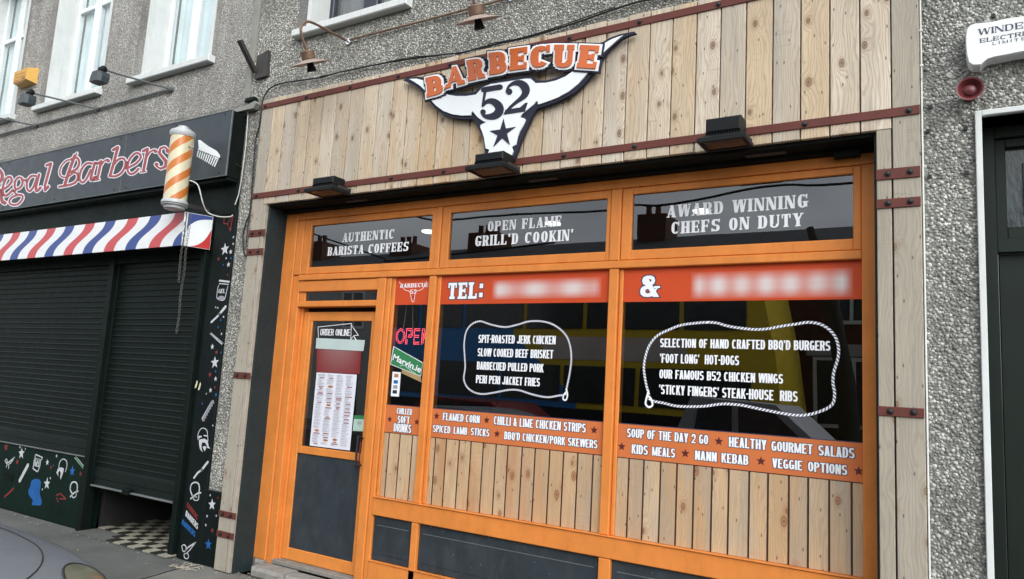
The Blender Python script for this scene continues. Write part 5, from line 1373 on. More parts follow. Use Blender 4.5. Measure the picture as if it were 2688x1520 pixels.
# painted decorations
DP = PY - .0016
def S_(reg, P, w, mat, nm='painted_mark', closed=False, y=DP, sm=0):
    Q = pts(reg, P, y)
    if sm: Q = c2(Q, sm, closed)
    return flat(nm, strokes(Q, w, closed), y, .0010, mat, bb)
def pst(reg, x, y_, r, mat, Y=DP):
    cx_, cz_ = pt(reg, x, y_, Y); P = star_poly(cx_, cz_, r, rot=.12)
    flat('painted_star', [[P[(2 * i - 1) % 10], P[2 * i], P[(2 * i + 1) % 10]] for i in range(5)] + [[P[i] for i in (1, 3, 5, 7, 9)]], Y, .0010, mat, bb)
w_, r_, b__ = MT['swhite'], MT['sred'], MT['sblue']
for (rg_, x, y_, r, mm) in [('R', 2262, 515, .058, w_), ('R', 2320, 540, .024, w_), ('R', 2347, 393, .013, w_), ('R', 2345, 460, .013, w_), ('R', 2275, 605, .012, w_), ('R', 2322, 605, .014, b__), ('R', 2245, 672, .012, b__), ('R', 2298, 668, .026, w_), ('R', 2198, 612, .020, r_), ('R', 2288, 772, .014, r_),
                        ('R', 2168, 1098, .011, w_), ('R', 2190, 1104, .011, w_), ('R', 2248, 1195, .013, w_), ('R', 2220, 1228, .015, b__), ('R', 2195, 1298, .012, b__), ('R', 2228, 1365, .013, w_), ('R', 2215, 1330, .009, r_),
                        ('T', 2135, 192, .026, w_), ('T', 2178, 248, .022, r_), ('T', 2160, 352, .055, w_), ('T', 2168, 440, .014, b__), ('T', 2222, 252, .012, b__), ('T', 2112, 472, .026, r_), ('T', 2168, 515, .023, w_), ('T', 2162, 600, .016, r_), ('T', 2117, 630, .023, w_), ('T', 2172, 675, .018, b__), ('T', 2075, 665, .009, w_), ('T', 2035, 765, .012, b__), ('T', 2140, 985, .010, w_),
                        ('I', 2025, 745, .048, w_), ('I', 2008, 655, .011, w_), ('I', 1978, 855, .013, w_), ('I', 2066, 852, .011, w_), ('I', 1966, 940, .013, w_), ('I', 1990, 1125, .046, b__), ('I', 2028, 992, .022, r_), ('I', 2082, 680, .012, r_)]:
    pst(rg_, x, y_, r, mm)
S_('R', [(2255, 190), (2350, 180), (2330, 240), (2318, 330), (2285, 260), (2250, 255)], .010, r_, closed=True)
S_('R', [(2335, 190), (2290, 250), (2300, 300)], .010, r_)
# gel jar
S_('R', [(2208, 830), (2305, 842)], .016, w_); S_('R', [(2205, 860), (2298, 868)], .008, w_)
S_('R', [(2200, 875), (2188, 920), (2180, 990), (2190, 1015), (2225, 1028), (2258, 1018), (2275, 950), (2292, 885)], .007, w_, sm=3)
flat('painted_blob', [c2(pts('R', [(2190, 1000), (2225, 982), (2258, 995), (2255, 1015), (2225, 1026), (2195, 1018)], DP), 3, True)], DP, .001, MT['ink'], bb)
textline('GEL', ('R', 2196, 950), ('R', 2262, 962), ('R', 2262, 920), DP, w_, bb, dict(SANS, W=.5), name='painted_word')
# razor, brush, comb
S_('R', [(2268, 1092), (2205, 1170)], .026, w_); S_('R', [(2212, 1165), (2150, 1225), (2125, 1248)], .020, w_)
S_('T', [(2112, 62), (2232, 172)], .0035, w_); S_('T', [(2120, 48), (2245, 158)], .0035, w_)
word('BARBERS', pt('T', 2120, 72, DP), pt('T', 2232, 168, DP), .020, DP, w_, bb, SANS, 'painted_word')
S_('T', [(2140, 745), (2042, 925)], .030, MT['ink']); S_('T', [(2128, 742), (2030, 915)], .008, w_)
for i in range(13):
    f = i / 12; S_('T', [(2140 - 98 * f, 752 + 178 * f), (2152 - 98 * f, 760 + 178 * f)], .005, w_) if i % 2 == 0 else None
# two bearded heads and a razor
def head(reg, cx_, cy_, s, rev=1, Y=DP):
    f = lambda P: [(cx_ + a * s * rev, cy_ + b_ * s) for a, b_ in P]
    S_(reg, f([(-46, 40), (-50, -10), (-30, -60), (5, -80), (40, -55), (48, 0), (50, 50)]), .0065, w_, 'painted_head', y=Y, sm=3)
    S_(reg, f([(-40, 20), (-15, 5), (-40, 5)]), .010, w_, y=Y); S_(reg, f([(12, -5), (40, 0)]), .010, w_, y=Y)
    flat('painted_beard', [pts(reg, f([(-38, 38), (-10, 30), (18, 28), (48, 48), (56, 100), (72, 128), (45, 120), (38, 92), (20, 66), (-8, 66), (-14, 95), (-12, 135), (-2, 165), (-30, 130), (-38, 80)]), Y)], Y, .001, w_, bb)
    flat('painted_beard', [pts(reg, f([(-2, 110), (18, 100), (38, 112), (18, 155)]), Y)], Y, .001, w_, bb)
head('T', 2040, 1090, 1.0)
S_('I', [(1985, 338), (1925, 415)], .022, w_); S_('I', [(1930, 410), (1890, 440), (1853, 490)], .018, w_)
S_('I', [(1835, 655), (1818, 600), (1830, 550), (1862, 532), (1895, 545), (1905, 590), (1900, 625)], .012, w_, 'painted_head', sm=3)
S_('I', [(1820, 690), (1850, 665), (1872, 648), (1895, 635), (1918, 632)], .013, w_, sm=3); S_('I', [(1845, 665), (1850, 695), (1872, 705), (1895, 695), (1900, 650)], .007, w_, sm=3); S_('I', [(1862, 672), (1880, 672)], .007, w_)
word('BARBERS', pt('I', 1783, 762, DP), pt('I', 1882, 895, DP), .040, DP, r_, bb, SANS, 'painted_word')
word('BARBERS', pt('I', 1770, 850, DP), pt('I', 1885, 985, DP), .046, DP, w_, bb, SANS, 'painted_word')
word('BARBERS', pt('I', 1735, 930, DP), pt('I', 1862, 1058, DP), .042, DP, b__, bb, SANS, 'painted_word')
S_('I', [(1738, 1140), (1760, 1128), (1778, 1155), (1768, 1190), (1748, 1190), (1740, 1160)], .008, w_, closed=True, sm=3)
S_('I', [(1762, 1215), (1790, 1212), (1802, 1240), (1788, 1262), (1765, 1255), (1758, 1235)], .008, w_, closed=True, sm=3)
S_('I', [(1772, 1180), (1800, 1150), (1868, 1108)], .012, w_); S_('I', [(1780, 1212), (1812, 1180), (1866, 1110)], .009, w_)
# stallriser paintings
SR = .0645
for (x, y_, r, mm) in [(205, 255, .066, w_), (190, 195, .018, w_), (242, 212, .012, w_), (58, 195, .05, r_), (165, 335, .035, r_), (452, 342, .034, w_), (448, 545, .062, w_), (480, 492, .014, w_), (404, 600, .014, w_), (690, 425, .052, b__), (770, 452, .028, r_), (487, 390, .024, r_), (540, 280, .018, w_), (508, 372, .014, b__)]:
    pst('I', x, y_, r, mm, SR)
def SS(P, w, mat, closed=False, sm=0, nm='painted_mark'): return S_('I', P, w, mat, nm, closed, SR, sm)
SS([(48, 322), (62, 308), (70, 330), (58, 350)], .010, w_, True); SS([(60, 385), (70, 362), (84, 380), (80, 400)], .010, w_, False, 3); SS([(62, 352), (90, 335), (138, 295)], .016, w_); SS([(75, 365), (105, 345), (136, 298)], .012, w_)
SS([(265, 370), (188, 515)], .045, w_); SS([(340, 265), (325, 330), (315, 400), (355, 430)], .012, w_); SS([(340, 265), (405, 295), (385, 340), (378, 385), (360, 428)], .012, w_); SS([(332, 300), (392, 322)], .014, w_)
word('GEL', pt('I', 325, 378, SR), pt('I', 378, 388, SR), .085, SR, w_, bb, SANS, 'painted_word')
flat('painted_blob', [c2(pts('I', [(300, 520), (340, 498), (385, 515), (388, 570), (378, 630), (395, 700), (390, 748), (345, 752), (305, 745), (312, 700), (280, 660), (270, 610), (290, 570)], SR), 3, True)], SR, .001, b__, bb)
SS([(128, 590), (95, 625), (42, 672)], .022, r_); SS([(540, 655), (580, 640), (628, 690), (570, 690)], .014, r_); SS([(540, 680), (555, 720)], .010, r_)
SS([(720, 292), (800, 395)], .02, MT['green']); SS([(725, 285), (802, 380)], .006, w_); SS([(712, 298), (795, 402)], .005, w_)
S_('I', [(690, 640), (670, 600), (680, 545), (705, 528), (732, 540), (738, 590), (730, 620)], .015, w_, 'painted_head', y=SR, sm=3)
SS([(672, 670), (700, 640), (722, 625), (745, 618)], .016, w_, sm=3); SS([(690, 645), (690, 670), (705, 678), (725, 665), (728, 640)], .009, w_, sm=3)
SS([(560, 400), (570, 340), (600, 310), (632, 325), (640, 370), (625, 430)], .010, w_, sm=3, nm='painted_head')
flat('painted_beard', [pts('I', [(555, 395), (580, 388), (610, 400), (600, 450), (578, 508), (575, 480), (582, 440), (570, 418), (555, 440), (558, 475), (540, 440)], SR)], SR, .001, w_, bb)

# ------------------------------------------------------------------ fascia sign box
fs = thing('fascia_sign', (-8, -.02, 3.3), 'grey fascia sign reading Regal Barbers with a white comb at its end', 'sign')
BX = -5.482
MB().box(-14, BX - .004, -.092, .055, 3.296, 3.893).build('sign_box', MT['lintel'], fs)
jx = [-14, -12.09, -9.60, -7.108, BX - .002]
for a, b_ in zip(jx[:-1], jx[1:]):
    p = part('sign_panel', a + .003, b_ - .003, -.100, -.0925, 3.302, 3.889, MT['signgrey'], fs, .0015)
    nn = 3
    for i in range(nn):
        for zz in (3.330, 3.866):
            xx = a + .10 + (b_ - a - .2) * i / (nn - 1); MB().lathe([(.009, -.0998), (.008, -.1035), (.002, -.105)], (xx, 0, zz), 'Y', 8).build('rivet', MT['bolt'], p)
part('edge_trim', -14, BX, -.104, -.090, 3.8905, 3.899, MT['alu'], fs, .001); part('edge_trim', -14, BX, -.104, -.090, 3.293, 3.3005, MT['alu'], fs, .001); part('edge_trim', BX - .001, BX + .006, -.104, -.090, 3.2935, 3.8985, MT['alu'], fs, .001)
for x_ in jx[1:-1]: part('joint_strip', x_ - .0025, x_ + .0025, -.1015, -.0995, 3.303, 3.888, MT['alu'], fs, .0005)
part('drip_rail', -14, BX, -.07, .03, 3.262, 3.290, MT['dark'], fs)
TYS = -.1025
WD = MT['whitered'] = paint('sign_letter_red', (.34, .065, .07), .45, .06, bmp=0)
WL = MT['signline'] = paint('sign_letter_line', (.76, .76, .82), .4, .04, bmp=0)
def gl(parts_):
    core = []; rim = []
    for P, w, sm, cl_ in parts_:
        if sm: P = c2(P, sm, cl_)
        w = [v * 1.4 for v in w] if isinstance(w, list) else w * 1.4
        core += strokes(P, w, cl_)
        rim += strokes(P, [v + 19 for v in w] if isinstance(w, list) else w + 19, cl_)
    f = lambda pl: [[pt('E', a, b_, TYS) for a, b_ in p] for p in pl]
    L_o = flat('letter', f(core), TYS - .0016, .0015, WD, fs)
    flat('letter_outline', f(rim), TYS, .0014, WL, L_o)
gl([([(-90, 560), (-30, 520), (15, 560), (20, 610), (-20, 660), (-50, 680)], 22, 3, False), ([(-30, 670), (5, 780), (25, 835), (48, 848)], 24, 3, False), ([(-10, 560), (8, 535)], 8, 0, False)])
gl([([(22, 722), (75, 690), (112, 640), (100, 600), (62, 612), (32, 680), (28, 745), (52, 778), (88, 758), (118, 725)], 15, 3, False)])
gl([([(140, 690), (150, 630), (185, 602), (215, 622), (212, 672), (185, 706), (155, 712)], 14, 3, True), ([(208, 628), (250, 630)], 14, 0, False), ([(160, 715), (140, 742), (165, 768), (212, 775), (212, 815), (168, 862), (110, 862), (90, 832), (112, 795), (160, 775)], 13, 3, False)])
gl([([(345, 590), (300, 590), (262, 640), (258, 705), (285, 735), (322, 690), (352, 610)], 14, 3, False), ([(374, 575), (345, 690), (352, 735), (388, 700)], 17, 3, False)])
gl([([(445, 488), (488, 470), (430, 680), (432, 725), (462, 690)], 17, 0, False)])
gl([([(715, 395), (655, 560), (618, 680)], 20, 0, False), ([(735, 372), (700, 430), (640, 440), (585, 500), (572, 570), (600, 600), (645, 598), (690, 570)], 10, 3, False), ([(680, 430), (735, 415), (758, 460), (735, 520), (668, 555)], 15, 3, False), ([(668, 555), (730, 560), (745, 605), (715, 655), (640, 680), (565, 692)], 15, 3, False)])
gl([([(880, 470), (828, 470), (778, 530), (760, 610), (785, 652), (825, 620), (868, 530)], 14, 3, False), ([(908, 462), (872, 590), (870, 628), (905, 600)], 17, 3, False)])
gl([([(935, 472), (968, 448), (930, 620)], 17, 0, False), ([(895, 634), (950, 624)], 8, 0, False), ([(958, 500), (990, 452), (1022, 430)], 10, 0, False), ([(1034, 443)], 26, 0, False)])
gl([([(1082, 340), (1128, 315), (1058, 570), (1048, 590)], 18, 0, False), ([(1075, 500), (1130, 432), (1185, 425), (1200, 480), (1165, 555), (1105, 592), (1050, 588)], 14, 3, False)])
gl([([(1222, 512), (1300, 470), (1345, 415), (1330, 375), (1285, 378), (1235, 440), (1218, 520), (1240, 568), (1285, 560), (1325, 520)], 14, 3, False)])
gl([([(1368, 352), (1412, 330), (1370, 545)], 18, 0, False), ([(1340, 552), (1392, 545)], 8, 0, False), ([(1400, 410), (1435, 358), (1470, 340)], 10, 0, False), ([(1484, 352)], 26, 0, False)])
gl([([(1608, 345), (1575, 312), (1535, 325), (1522, 370), (1555, 410), (1588, 450), (1580, 500), (1535, 520), (1500, 498)], [14, 12, 14, 18, 22, 22, 18, 14, 12], 0, False), ([(1600, 352)], 26, 0, False), ([(1496, 480)], 28, 0, False)])
cm = flat('comb', [pts('E', [(1893, 246), (1912, 246), (1985, 300), (2070, 350), (2102, 392), (2098, 418), (2078, 432), (1990, 372), (1900, 338)], TYS)] + [pts('E', [(1895 + i * 20.5, 325 + i * 10.2), (1905 + i * 20.5, 330 + i * 10.2), (1888 + i * 18.2, 408 + i * 10.6), (1878 + i * 18.2, 403 + i * 10.6)], TYS) for i in range(10)], TYS, .0014, MT['signwhite'], fs)

# ------------------------------------------------------------------ striped valance box over the shutters
VY = -.20; vx = -5.838
vb_ = thing('striped_valance', (-8, -.05, 2.68), 'white roller box with slanted red and blue barber stripes above the shutters', 'shutter box')
m, n, b = newmat('barber_stripes'); g = geo(n); s = n.nodes.new('ShaderNodeSeparateXYZ'); n.links.new(g, s.inputs[0])
v = math_(n, 'DIVIDE', math_(n, 'SUBTRACT', s.outputs[2], 2.685), .285, clamp=True)
sm_ = math_(n, 'SUBTRACT', v, math_(n, 'MULTIPLY', math_(n, 'SINE', math_(n, 'MULTIPLY', v, 2 * PI)), .11))
SX0 = pt('E', 1420, 1265, VY)[0]; SPI = SX0 - pt('E', 990, 1305, VY)[0]
# stripes lean: phase in x shifted by height; pitch between a red and the next blue band
ph = math_(n, 'SUBTRACT', math_(n, 'SUBTRACT', s.outputs[0], math_(n, 'MULTIPLY', sm_, .345)), SX0)
cyc = math_(n, 'FRACT', math_(n, 'DIVIDE', ph, SPI))
red_ = math_(n, 'LESS_THAN', cyc, .235)
blu_ = math_(n, 'MULTIPLY', math_(n, 'GREATER_THAN', cyc, .49), math_(n, 'LESS_THAN', cyc, .725))
dirt = ramp(n, noise(n, mapping(n, g, (1, 1, 4)), 5, 5, .7), [(.50, (.80, .82, .83)), (.85, (.66, .68, .66))])
c = mixc(n, red_, dirt, (.56, .075, .085)); c = mixc(n, blu_, c, (.035, .07, .26))
n.links.new(c, b.inputs['Base Color']); b.inputs['Roughness'].default_value = .35
M_ = MB(); M_.bbox(-14, vx, VY, VY + .01, 2.672, 2.972, .002); M_.build('valance_front', m, vb_)
MB().box(-14, vx, VY + .01, .025, 2.960, 2.970).build('valance_top', MT['white'], vb_)
MB().box(-14, vx, VY + .01, .0, 2.674, 2.684).build('valance_underside', MT['dark'], vb_)
sa = (vx, VY); sb = (-5.770, .030)
def side(u, z): return (sa[0] + (sb[0] - sa[0]) * u, sa[1] + (sb[1] - sa[1]) * u, z)
mb = MB(); mb.v = [side(0, 2.672), side(1, 2.672), side(1, 2.975), side(0, 2.972)]; mb.v += [(x + .012, y, z) for x, y, z in mb.v][:0] + [(a[0] - .01, a[1] + .004, a[2]) for a in mb.v]
mb.f = [(0, 1, 2, 3), (7, 6, 5, 4), (0, 4, 5, 1), (1, 5, 6, 2), (2, 6, 7, 3), (3, 7, 4, 0)]; mb.build('valance_side', MT['signwhite'], vb_)
def sidepatch(P, mat, e):
    mb = MB(); k = len(P)
    for (u, z) in P:
        a = side(u, z); mb.v.append((a[0] + e, a[1] - e * .3, a[2]))
    mb.f.append(tuple(range(k))); mb.build('side_stripe', mat, vb_)
def curve(P): return [(v.x, v.y) for v in catmull([(a, b_, 0) for a, b_ in P], 4)]
sidepatch([(.10, 2.968), (.10, 2.80)] + curve([(.18, 2.86), (.42, 2.91), (.70, 2.935), (.98, 2.945)]) + [(.98, 2.972)], MT['sblue'] if False else paint('side_blue', (.03, .06, .24), .35), .0015)
sidepatch(curve([(.28, 2.675), (.55, 2.70), (.80, 2.76), (.99, 2.86)]) + [(.99, 2.675)], paint('side_red', (.50, .03, .025), .35), .0015)
part('corner_strip', vx - .012, vx + .006, VY - .004, VY + .012, 2.670, 2.975, MT['chrome'], vb_, .002)

# ------------------------------------------------------------------ barber pole
PX, PYY = -5.838, -.315
bp = thing('barber_pole', (PX, PYY, 2.95), 'cream and orange striped barber pole lamp with silver caps in front of the fascia', 'barber pole')
m, n, b = newmat('pole_stripes'); tcn = n.nodes.new('ShaderNodeNewGeometry'); s = n.nodes.new('ShaderNodeSeparateXYZ'); n.links.new(tcn.outputs['Position'], s.inputs[0])
an = math_(n, 'ARCTAN2', math_(n, 'SUBTRACT', s.outputs[1], PYY), math_(n, 'SUBTRACT', s.outputs[0], PX))
tt = math_(n, 'FRACT', math_(n, 'SUBTRACT', math_(n, 'DIVIDE', s.outputs[2], .170), math_(n, 'DIVIDE', an, 2 * PI / 3)))
f = math_(n, 'LESS_THAN', tt, .45)
dc = ramp(n, noise(n, tcn.outputs['Position'], 6, 4), [(.35, (.56, .50, .33)), (.7, (.64, .60, .43))])
n.links.new(mixc(n, f, dc, (.52, .165, .030)), b.inputs['Base Color']); b.inputs['Roughness'].default_value = .18
MB().lathe([(.097, 3.035), (.097, 3.63)], (PX, PYY, 0), 'Z', 40).build('pole_cylinder', m, bp, True)
MB().lathe([(.101, 3.615), (.106, 3.63), (.108, 3.655), (.100, 3.668), (.070, 3.674), (.068, 3.690), (.046, 3.695), (.044, 3.712), (.02, 3.716)], (PX, PYY, 0), 'Z', 40).build('pole_cap', MT['capgrey'], bp, True)
MB().lathe([(.06, 2.962), (.085, 2.970), (.088, 2.992), (.105, 2.996), (.110, 3.004), (.110, 3.030), (.100, 3.045)], (PX, PYY, 0), 'Z', 40).build('pole_base', MT['capgrey'], bp, True)
MB().lathe([(.111, 3.006), (.111, 3.012)], (PX, PYY, 0), 'Z', 40).build('base_band', MT['black'], bp, True)
part('wall_arm', PX - .012, PX + .012, PYY + .08, .03, 3.02, 3.05, MT['steel'], bp)
cb_ = catmull([(PX + .085, PYY + .06, 3.235), (PX + .13, -.20, 3.20), (PX + .15, -.15, 3.06), (-5.70, -.08, 2.985), (-5.62, -.02, 2.955), (-5.52, .02, 2.955), (-5.50, .03, 2.975)], 6)
o = tube('white_flex', cb_, .0052, MT['whitecable'], None); tag(o, 'white flex drooping from the barber pole to the black pilaster', 'cable')
o = tube('tie_wire', [(PX + .10, PYY, 3.52), (-5.48, .0, 3.42), (-5.46, .05, 3.40)], .003, MT['cable'], None); tag(o, 'thin dark wire from the barber pole across the fascia end', 'wire')
# chains
def chain(x, y, z0, z1, label, slack=None):
    t = thing('chain', (x, y, z1), label, 'chain', 'chains hanging by the striped valance')
    m = MB(); P = []
    L = .030; n_ = int((z1 - z0) / (L * .74))
    for i in range(n_):
        zc = z1 - i * L * .74; cx0 = x + .006 * math.sin(i * .35)
        pp = []
        for j in range(9):
            a = 2 * PI * j / 8; dx, dz_ = math.cos(a) * .009, math.sin(a) * L * .5
            pp.append((cx0 + dx, y, zc + dz_) if i % 2 == 0 else (cx0 + dx * .3, y + dx, zc + dz_))
        m.tube(pp, .0017, 5, cap=False)
    o = m.build('chain_links', MT['chainm'], t, True); o['kind'] = 'stuff'; return t
xc, zc = pt('R', 1822, 480, VY - .02)
chain(pt('R', 1838, 470, VY - .02)[0], VY - .022, 2.32, 2.86, 'short rusty chain left of the pair, hanging at the corner of the striped valance')
chain(pt('R', 1885, 470, VY - .03)[0], VY - .035, 1.88, 2.93, 'long rusty chain right of the pair, hanging down over the shutter')
o = tube('thin_wall_cable', [pt3 for pt3 in [(-5.462 + .004, .04, 3.93), (-5.44, .035, 3.80), (-5.43, .035, 3.6), (-5.44, .035, 3.3), (-5.45, .03, 3.15), (-5.47, .02, 3.06)]], .004, MT['whitecable'], None)
tag(o, 'thin pale cable running down behind the end of the fascia sign', 'cable')

# ------------------------------------------------------------------ conduit and arm lamps over the sign
o = MB().tube([(-13, .035, 4.352), (-9.3, .035, 4.350), (-7.99, .035, 4.345), (-6.69, .035, 4.345)], .013, 8).build('conduit', MT['pipe'], None, True)
tag(o, 'grey conduit pipe running along the roughcast under the white windows', 'pipe')
def arm_lamp(x, label):
    t = thing('arm_lamp', (x, .05, 4.345), label, 'lamp', 'dark arm lamps over the barber sign')
    if arm_lamp.f is None:
        tube('arm', [(x, .045, 4.345), (x + .002, -.61, 4.275)], .0095, MT['pipe'], t)
        MB().lathe([(.026, -.02), (.030, .0), (.026, .03)], (x, .03, 4.345), 'Y', 12).build('mounting', MT['pipe'], t, True)
        MB().lathe([(.015, -.035), (.030, -.025), (.032, .025), (.015, .035)], (x, -.635, 4.272), 'X', 14).build('knuckle', MT['lampblk'], t, True)
        m = MB(); hy = -.645
        P = [(-.055, 4.235), (.055, 4.235), (.072, 4.19), (.072, 4.135), (-.072, 4.135), (-.072, 4.19)]
        k = 0
        for yy, sc_ in ((hy - .055, .8), (hy - .02, 1.0), (hy + .05, 1.0)):
            m.v += [(x + a * sc_, yy + (4.24 - z_) * -.10, z_) for a, z_ in P]
        for l_ in range(2):
            for j in range(6): m.f.append((l_ * 6 + j, l_ * 6 + (j + 1) % 6, l_ * 6 + 6 + (j + 1) % 6, l_ * 6 + 6 + j))
        m.f += [(5, 4, 3, 2, 1, 0), (12, 13, 14, 15, 16, 17)]
        m.build('lamp_head', MT['lampgrey'], t)
        MB().box(x - .012, x + .012, -.655, -.625, 4.23, 4.26).build('lamp_neck', MT['lampblk'], t)
        arm_lamp.f = t
    else:
        for ch in arm_lamp.f.children:
            c2_ = ch.copy(); COL.objects.link(c2_); c2_.parent = t; c2_.matrix_parent_inverse = ch.matrix_parent_inverse.copy()
    return t
arm_lamp.f = None
arm_lamp(-6.684, 'dark arm lamp nearest the wall joint, its head in front of the middle window')
arm_lamp(-7.994, 'dark arm lamp whose head hangs by the yellow alarm box')
arm_lamp(-9.317, 'dark arm lamp at the left edge of the picture with only its arm in view')

# ------------------------------------------------------------------ yellow alarm box
yx0, yz0 = pt('A', 135, 800, -.04); yx1, yz1 = pt('A', 350, 640, .055)
ya = thing('alarm_box', (-9.8, .05, 5.0), 'yellow alarm box with faded lettering between the white windows', 'alarm box')
xa, za = pt('A', 138, 705, -.06); xb, zb = pt('A', 255, 805, -.06)
xl, zt_ = pt('A', 140, 690, -.05); xr = pt('A', 262, 660, -.05)[0]; zb_ = pt('A', 130, 800, -.05)[1]
m = MB(); m.v = [(xl, -.05, zb_ + .01), (xr, -.05, zb_ + .01), (xr, -.05, zt_), (xl, -.05, zt_), (xl - .03, .058, zb_ - .02), (xr + .04, .058, zb_ - .02), (xr + .04, .058, zt_ + .03), (xl - .03, .058, zt_ + .03)]
m.f = [(0, 1, 2, 3), (7, 6, 5, 4), (0, 4, 5, 1), (1, 5, 6, 2), (2, 6, 7, 3), (3, 7, 4, 0)]
m.build('case', MT['yellow'], ya)
for i in range(4):
    mb = MB(); rq = random.Random(i); x = xl + .03
    while x < xr - .05:
        w = rq.uniform(.012, .03); mb.box(x, x + w, -.0515, -.0502, zt_ - .055 - i * .038, zt_ - .040 - i * .038); x += w + .010
    o = mb.build('faded_lettering', MT['inkbrown'], ya); o['kind'] = 'stuff'
MB().box(xr - .11, xr - .03, -.0512, -.0502, zb_ + .018, zb_ + .045).build('lamp_window', MT['lampgrey'], ya)

# ================================================================== PARKED CAR, lower left corner
car = thing('parked_car', (-4.7, -3.15, -.12), 'silver car parked at the kerb with its bonnet and yellowed headlamp in the corner', 'car')
def car_body():
    # stations along x (front at +x); each: (x, half width, z sill, z shoulder, z crown)
    yc = -3.02
    st = [(-6.55, .66, .25, .62, .66), (-6.50, .76, .18, .80, .86), (-6.2, .82, .14, .92, .98), (-5.6, .84, .12, .94, .97), (-4.9, .85, .12, .91, .93), (-4.3, .85, .12, .88, .91), (-3.9, .84, .12, .845, .93), (-3.6, .835, .12, .845, .93), (-3.3, .83, .12, .835, .905), (-3.05, .815, .14, .815, .875), (-2.86, .77, .18, .765, .82), (-2.76, .68, .22, .67, .73), (-2.70, .50, .30, .52, .56)]
    m = MB(); rows = []
    for (x, hw, zs, zh, zc) in st:
        r = [(x, yc - hw * .96, zs), (x, yc - hw, (zs + zh) * .5), (x, yc - hw * .985, zh - .05), (x, yc - hw * .93, zh), (x, yc - hw * .6, zh + (zc - zh) * .62), (x, yc, zc), (x, yc + hw * .6, zh + (zc - zh) * .62), (x, yc + hw * .93, zh), (x, yc + hw * .985, zh - .05), (x, yc + hw, (zs + zh) * .5), (x, yc + hw * .96, zs)]
        rows.append(r); m.v += r
    k = len(rows[0])
    for i in range(len(rows) - 1):
        for j in range(k - 1): m.f.append((i * k + j, (i + 1) * k + j, (i + 1) * k + j + 1, i * k + j + 1))
    m.f.append(tuple(range(k))); m.f.append(tuple((len(rows) - 1) * k + j for j in range(k))[::-1])
    o = m.build('body', MT['carpaint'], car, True)
    md = o.modifiers.new('smooth', 'SUBSURF'); md.levels = 2; md.render_levels = 2
    o.data.polygons.foreach_set('use_smooth', [True] * len(o.data.polygons))
    return yc
YC = car_body()
hwz = lambda z: .745 - (z - .9) * .42
CP = [(-6.45, .84), (-6.05, 1.20), (-5.80, 1.295), (-5.45, 1.335), (-4.98, 1.335), (-4.66, 1.285), (-3.82, .84)]
m = MB(); nC = len(CP)
for sg in (-1, 1): m.v += [(x, YC + sg * hwz(z), z) for x, z in CP]
m.v += [(x, YC, z) for x, z in CP]
for j in range(nC - 1): m.f += [(j, j + 1, 2 * nC + j + 1, 2 * nC + j), (nC + j + 1, nC + j, 2 * nC + j, 2 * nC + j + 1)]
m.f += [tuple(range(nC))[::-1], tuple(range(nC, 2 * nC))]
co = m.build('cabin', MT['carpaint'], car, True); md = co.modifiers.new('bevel', 'BEVEL'); md.width = .035; md.segments = 3; md.limit_method = 'ANGLE'
def cwin(nm, P, e=.010):
    mb = MB(); k = len(P); mb.v = [tuple(p) for p in P]; mb.f.append(tuple(range(k))); return mb.build(nm, MT['buswin'], car)
for sg in (-1, 1):
    for P in ([(-5.22, 1.27), (-4.74, 1.25), (-4.24, 1.0), (-5.22, 1.0)], [(-5.30, 1.27), (-5.62, 1.265), (-5.98, 1.13), (-6.12, 1.0), (-5.30, 1.0)]):
        cwin('side_window', [(x, YC + sg * (hwz(z) + .006), z) for x, z in P])
wn = Vector((.39, 0, .76)).normalized() * .022
cwin('windscreen', [(-4.60 + wn.x, YC - .50, 1.255 + wn.z), (-4.60 + wn.x, YC + .50, 1.255 + wn.z), (-4.02 + wn.x, YC + .62, .962 + wn.z), (-4.02 + wn.x, YC - .62, .962 + wn.z)])
wn = Vector((-.6, 0, .8)).normalized() * .022
cwin('rear_window', [(-6.02 + wn.x, YC - .48, 1.215 + wn.z), (-6.02 + wn.x, YC + .48, 1.215 + wn.z), (-6.34 + wn.x, YC + .58, .98 + wn.z), (-6.34 + wn.x, YC - .58, .98 + wn.z)])
for wx in (-5.95, -3.50):
    for sgn in (-1, 1):
        t_ = MB().lathe([(.17, -.10), (.29, -.10), (.31, -.07), (.31, .07), (.29, .10), (.17, .10)], (wx, YC + sgn * .745, .19), 'Y', 28).build('tyre', MT['tyre'], car, True)
        MB().lathe([(.02, -.085), (.17, -.085), (.17, .085), (.02, .085)], (wx, YC + sgn * .745, .19), 'Y', 20).build('rim', MT['rim'], t_, True)
